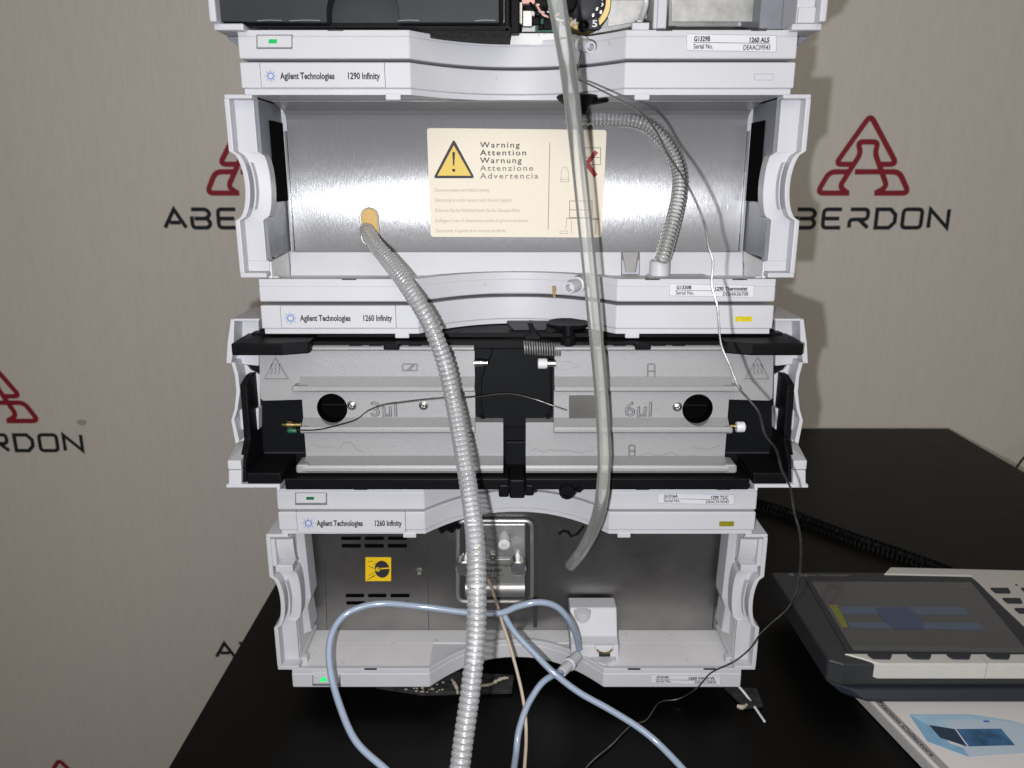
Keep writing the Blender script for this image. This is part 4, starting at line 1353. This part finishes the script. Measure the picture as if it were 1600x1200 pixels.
line('silicone_tube', 'pale blue tube looping over the lowest tray past the yellow sticker', 'tube',
     [PT(880, 1500, TABLE_Z + .0027), PT(780, 1380, TABLE_Z + .0027), PT(700, 1295, TABLE_Z + .0027)] + [PD(*p) for p in ((645, 1240, .473), (600, 1200, .478), (556, 1158, .485), (530, 1100, .497), (516, 1045, .508), (516, 1000, .518), (532, 967, .526), (560, 950, .530), (600, 943, .533), (660, 948, .537), (730, 957, .537), (780, 958, .535), (808, 948, .534), (840, 941, .534), (868, 947, .536), (888, 967, .540), (900, 992, .548), (905, 1015, .560))], 0.0023, 'blue_tube')
line('silicone_tube', 'pale blue tube crossing the lowest tray front edge and trailing off towards the manual', 'tube',
     [PD(*p) for p in ((784, 952, .542), (791, 967, .540), (806, 990, .535), (836, 1022, .528), (866, 1052, .522), (905, 1082, .518), (955, 1110, .513), (1005, 1142, .507), (1045, 1178, .498), (1090, 1230, .478))] + [PT(1140, 1310, TABLE_Z + .0027), PT(1170, 1420, TABLE_Z + .0027), PT(1160, 1540, TABLE_Z + .0027)], 0.0022, 'blue_tube')
line('silicone_tube', 'short pale blue tube pushed onto the white drain spout of the lowest tray', 'tube',
     [PD(*p) for p in ((881, 1047, .539), (868, 1053, .533), (848, 1066, .528), (832, 1088, .524), (820, 1112, .519), (810, 1145, .513), (806, 1180, .505), (799, 1230, .479))] + [PT(790, 1310, TABLE_Z + .0027), PT(770, 1440, TABLE_Z + .0027), PT(730, 1580, TABLE_Z + .0027)], 0.0022, 'blue_tube')
line('capillary_tube', 'thin tan capillary tube dropping from the flow cell over the bench', 'tube',
     [PD(*p) for p in ((763, 905, .575), (772, 930, .563), (784, 970, .550), (797, 1010, .542), (808, 1050, .534), (816, 1085, .527), (821, 1120, .520), (822, 1160, .510), (819, 1235, .478))] + [PT(830, 1330, TABLE_Z + .0014), PT(870, 1480, TABLE_Z + .0014), PT(960, 1600, TABLE_Z + .0014)], 0.00115, 'tan_tube')
line('steel_wire', 'long loose silvery wire hanging from the top spout and passing over the handset corner', 'wire',
     [P(905, 62, .010), P(908, 78, .006), P(906, 92, .008), P(902, 108, .002), P(901, 122, -.004)] +
     [P(*p) for p in ((925, 134, -.020), (960, 152, -.045), (1000, 175, -.070), (1025, 205, -.085), (1043, 240, -.095), (1066, 275, -.105), (1085, 310, -.112), (1101, 350, -.118), (1107, 385, -.122), (1114, 410, -.124), (1112, 445, -.126), (1121, 480, -.128), (1126, 535, -.130),
      (1140, 570, -.132), (1154, 605, -.134), (1168, 622, -.134), (1186, 645, -.134), (1196, 680, -.132), (1213, 703, -.130), (1222, 735, -.126), (1236, 765, -.120), (1241, 800, -.112), (1250, 835, -.102), (1251, 880, -.090), (1246, 920, -.080), (1232, 950, -.070),
      (1208, 972, -.060), (1187, 992, -.050), (1170, 1015, -.040), (1145, 1035, -.028), (1110, 1052, -.016), (1088, 1076, -.006))] +
     [PT(1060, 1092, TABLE_Z + .004), PT(1030, 1098, TABLE_Z + .003), PT(1010, 1125, TABLE_Z + .0008), PT(985, 1135, TABLE_Z + .0008), PT(955, 1165, TABLE_Z + .001), PT(925, 1190, TABLE_Z + .001), PT(905, 1215, TABLE_Z + .001)], 0.00052, 'wire', n=8)
line('steel_capillary', 'fine dark metal capillary bowed across both cast heater blocks', 'capillary',
     [P(*p) for p in ((452, 668, -.006), (470, 672, -.010), (500, 671, -.013), (530, 664, -.016), (556, 656, -.018), (575, 642, -.018), (600, 633, -.018), (622, 630, -.018), (655, 626, -.018), (700, 622, -.017), (730, 621, -.012), (758, 618, -.006), (785, 615, -.003), (810, 617, -.001), (840, 625, 0.0), (865, 634, -.002), (889, 642, -.001))], 0.00045, 'capillary', n=8)
line('white_wire', 'short stiff white wire end lying on the bench by the lowest module', 'wire',
     [PT(1152, 1070, TABLE_Z + .010), PT(1165, 1085, TABLE_Z + .004), PT(1180, 1106, TABLE_Z + .0014), PT(1195, 1128, TABLE_Z + .0012)], 0.0009, 'white_fit', n=8)
line('black_lead', 'thin black lead against the backdrop beyond the bench corner', 'lead',
     [Vector((0.700, 0.66, -0.30))] + [P(*p) for p in ((1575, 752, .66), (1590, 728, .66), (1606, 708, .665), (1650, 660, .68))], 0.0016, 'black', n=8)

# rubber pad, torn tape and crumbs under the front edge
pz = TABLE_Z
q = [PT(*p, pz) for p in ((588, 1077), (660, 1088), (800, 1085), (803, 1060), (640, 1050), (600, 1060))]
pad = MB().prism([(p.x, p.y) for p in q], pz + 0.0002, pz + 0.0035, 'Z').build('rubber_pad', 'pad', None, 0.0006)
tag(pad, 'worn black rubber strip on the bench under the lowest tray edge', 'pad')
def lump(name, label, pts, r, m, cat='scrap'):
    path = spline(pts, 0.0012)
    rad = [r * (0.55 + 0.45 * math.sin(math.pi * (i + 0.5) / len(path))) * random.uniform(0.65, 1.2) for i in range(len(path))]
    o = MB().tube(path, rad, 7).build(name, m, None, smooth=False)
    return tag(o, label, cat)
lump('glue_string', 'stringy beige glue scrap on the rubber strip beside the corrugated hose', [PT(*p, pz + .005) for p in ((745, 1072), (765, 1070), (776, 1064), (785, 1060), (795, 1059))], 0.0014, 'debris')
lump('glue_flake', 'upright pale glue flake on the rubber strip between tray and hose', [PT(*p, pz + .005) for p in ((706, 1062), (710, 1068), (714, 1076), (715, 1084))], 0.0015, 'debris')
mb = MB()
for k in range(26):
    p = PT(632 + random.random() * 62, 1064 + random.random() * 20, pz + 0.0036)
    s_ = random.uniform(.0002, .0009)
    mb.prism([(p.x + s_ * 1.6 * math.cos(a), p.y + s_ * math.sin(a)) for a in (0.2, 1.3, 2.6, 3.7, 5.2)], pz + .0035, pz + .0041, 'Z')
tag(mb.build('dust_crumbs', 'debris', None), 'pale dust crumbs scattered on the rubber strip', None, kind='stuff')
q = [PT(*p, pz) for p in ((1132, 1078), (1165, 1109), (1192, 1106), (1182, 1080))]
wd = MB().prism([(p.x, p.y) for p in q], pz + 0.0002, pz + 0.0030, 'Z').build('rubber_wedge', 'pad', None, 0.0006)
tag(wd, 'small worn rubber wedge on the bench beside the short white wire', 'wedge')
lump('glue_crumb', 'beige crumb on the rubber wedge beside the short white wire', [PT(*p, pz + .004) for p in ((1152, 1103), (1160, 1105), (1168, 1100))], 0.0016, 'debris')

# ================================================================== handset, book and coiled lead
BKZ = TABLE_Z + 0.0095
book = thing('manual', 'white paperback manual with a blue instrument picture under the handset', 'book', (0.36, -0.08, TABLE_Z))
b0, b1 = PT(1345, 1100, TABLE_Z), PT(1440, 1200, TABLE_Z)
bd = Vector((b1.x - b0.x, b1.y - b0.y, 0)).normalized()             # along the spine, towards the viewer
bu = Vector((-bd.y, bd.x, 0))                                        # across the cover
o0 = Vector((b0.x, b0.y, 0)) - bd * 0.06
def bk(a, b, z):
    return o0 + bd * a + bu * b + Vector((0, 0, z))
def slab(name, m, a0, a1, c0, c1, z0, z1, par, bevel=0.0):
    mb = MB()
    mb.loft([[bk(a, c0, z0), bk(a, c1, z0), bk(a, c1, z1), bk(a, c0, z1)] for a in (a0, a1)])
    return mb.build(name, m, par, bevel)
slab('pages', 'paper_edge', 0.0015, 0.2385, 0.0012, 0.176, TABLE_Z + .0008, BKZ - .0005, book)
slab('back_cover', 'paper', 0, 0.24, 0.0005, 0.178, TABLE_Z + .0001, TABLE_Z + .0007, book)
cov = slab('front_cover', 'paper', 0, 0.24, 0.0, 0.178, BKZ - .0005, BKZ, book, 0.0002)
slab('spine', 'paper_edge', 0, 0.24, -0.0006, 0.0011, TABLE_Z + .0008, BKZ - .0006, book, 0.0003)
slab('spine_band', 'spine', 0, 0.24, 0.0025, 0.0085, BKZ, BKZ + .00015, cov)
text('Preparative Scale Fraction Collectors', 'ink', cov, bk(0.022, 0.0040, BKZ + .0002), u=bd, v=bu, width=0.104, height=0.0032, bold=0.01)
def cover_print(name, pts, m, lift):
    q = [PT(1200 + a / 3.53, 860 + b / 3.53, BKZ + .0002) for a, b in pts]
    MB().prism([(p.x, p.y) for p in q], BKZ + .0001 + lift, BKZ + .0002 + lift, 'Z').build(name, m, cov)
cover_print('print_side', [(778, 904), (830, 906), (1005, 1065), (1075, 1088), (1110, 1140), (880, 1054)], 'print_mid', 0.0)
cover_print('print_top', [(778, 904), (1115, 904), (1335, 938), (1420, 962), (1560, 1000), (1560, 960), (1560, 1010), (1420, 985), (1270, 982), (1000, 985), (890, 965), (830, 935)], 'print_sky', 0.0001)
cover_print('print_panel', [(960, 935), (1240, 935), (1425, 962), (1560, 1000), (1560, 1120), (1420, 1118), (1110, 1140), (1075, 1088), (1000, 985)], 'print_pale', 0.0002)
cover_print('print_window', [(890, 966), (985, 988), (1285, 985), (1362, 1076), (1100, 1083), (950, 1035)], 'print_deep', 0.0003)
cover_print('print_window_side', [(890, 966), (1030, 988), (1095, 1083), (950, 1035)], 'print_dark', 0.0004)
cover_print('print_badge', [(1185, 940), (1215, 940), (1224, 950), (1194, 950)], 'ink_blue', 0.0004)
cover_print('print_line', [(1030, 988), (1036, 988), (1106, 1083), (1098, 1083)], 'paper', 0.0005)

hs = thing('handset', 'dark grey controller handset with lit screen and cream key frame', 'handset', (0.32, 0.06, BKZ))
HZ = 0.0250                                                          # top face
HX0, HX1, HY0, HY1 = 0.2245, 0.452, -0.0020, 0.1300
def outline(dx=0.0, ch=0.009):
    return [(HX0 + dx, HY1 - dx), (HX1 - dx, HY1 - dx), (HX1 - dx, HY0 + dx), (HX0 + ch + dx, HY0 + dx), (HX0 + dx, HY0 + ch * .6 + dx)]
def hbox(name, m, poly, z0, z1, par=hs, bevel=0.0):
    return MB().prism(poly, z0, z1, 'Z').build(name, m, par, bevel)
MB().loft([[(x + dx, y + (-dy if y < .05 else -.004), z) for x, y in outline(0, .014)] for z, dx, dy in ((BKZ + .0003, .014, .0065), (0.000, .010, .0075), (0.0066, .0005, .0030))]).build('base', 'hand_base', hs, 0.0012)
hb = hbox('shell', 'hand_dark', outline(), 0.0067, HZ, bevel=0.0016)
TOPZ = HZ + 0.0002
# cream key frame: front strip and right-hand strip, standing a little proud
def hp(px, py, z=HZ):
    p = PT(1200 + px / 3.53, 860 + py / 3.53, z)
    return (p.x, p.y)
fa, fb = hp(420, 575), hp(545, 628)
fx0 = fa[0]
front_poly = [(fx0, fa[1]), (0.258, fa[1] - .0005), (HX1 - .004, fa[1] - .001), (HX1 - .004, HY0 - .0018), (fx0 + .020, HY0 - .0018), (fx0 + .010, HY0 + .005)]
fs = hbox('front_frame', 'hand_white', front_poly, HZ - .0115, HZ + .0012, bevel=0.0008)
box('front_seam', 'paper_edge', fs, HX0 + .110, HX0 + .1106, HY0 - .0020, HY0 + .006, HZ - .011, HZ + .0013)
rx = hp(1115, 140)
rq = [hp(675, 100), (HX1 - .004, HY1 + .0005), (HX1 - .004, fa[1] + .0005), hp(1560, 560), hp(1230, 250), hp(1120, 146), hp(640, 136)]
rf = hbox('side_frame', 'hand_white', rq, HZ - .003, HZ + .0014, bevel=0.0006)
# screen and what it shows
sq = [hp(238, 176), hp(1118, 180), hp(1440, 572), hp(470, 560)]
bz = hbox('bezel', 'hand_base', [hp(205, 160), hp(1150, 165), hp(1500, 585), hp(440, 572)], HZ + .0001, HZ + .0006, par=hb)
sc = hbox('screen', 'screen', sq, HZ + .0006, HZ + .0009)
def lcd(name, pts, m):
    hbox(name, m, [hp(*p) for p in pts], HZ + .0009, HZ + (.0013 if m == 'lcd_navy' else .0011), par=sc)
lcd('screen_block', [(385, 318), (1075, 320), (1110, 362), (410, 356)], 'lcd_blue')
lcd('screen_block', [(437, 404), (1160, 405), (1195, 445), (455, 432)], 'lcd_blue')
lcd('screen_strip', [(335, 306), (385, 308), (440, 430), (408, 430)], 'lcd_yellow')
lcd('screen_strip', [(462, 532), (1402, 545), (1425, 568), (472, 556)], 'lcd_faint')
lcd('screen_strip', [(1030, 196), (1100, 197), (1112, 214), (1038, 213)], 'lcd_faint')
lcd('screen_symbol', [(585, 324), (770, 320), (840, 375), (860, 440), (690, 440), (630, 380)], 'lcd_navy')
text('Agilent Technologies', 'hand_print', hb, Vector((*hp(178, 143), HZ + .0002)), u=UX, v=Vector((0, 1, 0)), width=hp(450, 143)[0] - hp(178, 143)[0], height=0.0030, bold=0.01)
mb = MB()
c0 = hp(130, 134)
for k in range(8):
    a = k * math.pi / 4
    for rr in (.0012, .0022):
        mb.prism([(c0[0] + rr * math.cos(a) + .0004 * math.cos(b), c0[1] + rr * math.sin(a) + .0004 * math.sin(b)) for b in (0, 1.57, 3.14, 4.71)], HZ, HZ + .0002, 'Z')
mb.build('spark_logo', 'hand_print', hb)
# rubber keys
def key(pts):
    hbox('key', 'hand_base', rounded([hp(*p, HZ + .002) for p in pts], .0012, 3, True), HZ - .0005, HZ + .0026, bevel=0.0004)
for k in range(5):
    x = 545 + 218 * k
    key([(x, 572), (x + 140, 574), (x + 130, 598), (x + 35, 596)])
for r_ in range(4):
    for c_ in range(3):
        x, y = 1225 + 66 * r_ + 168 * c_, 208 + 56 * r_
        key([(x, y), (x + 100, y + 1), (x + 114, y + 27), (x + 30, y + 26)])
for px, py in ((1370, 191),):
    p = hp(px, py, HZ + .0015)
    MB().cyl((p[0], p[1], HZ + .0010), (p[0], p[1], HZ + .0020), 0.0009, 10).build('indicator', 'ink', hs)
# coiled lead from behind the stack to the back of the handset
cpts = [Vector((0.215, 0.40, TABLE_Z + .006))] + [PT(*p, TABLE_Z + .006) for p in ((1205, 792), (1260, 812), (1330, 838), (1400, 862), (1460, 884), (1500, 900))]
cp = spline(cpts, 0.0004)
hx = []
for i, p in enumerate(cp):
    t = (cp[min(i + 1, len(cp) - 1)] - cp[max(i - 1, 0)]).normalized()
    sd = t.cross(UZ).normalized()
    a = i * 2 * math.pi / 12
    hx.append(p + (sd * math.cos(a) + UZ * math.sin(a)) * 0.0042)
tag(MB().tube(hx, 0.0017, 6).build('coiled_lead', 'black', None, smooth=True), 'black coiled lead lying on the bench behind the handset', 'cable')
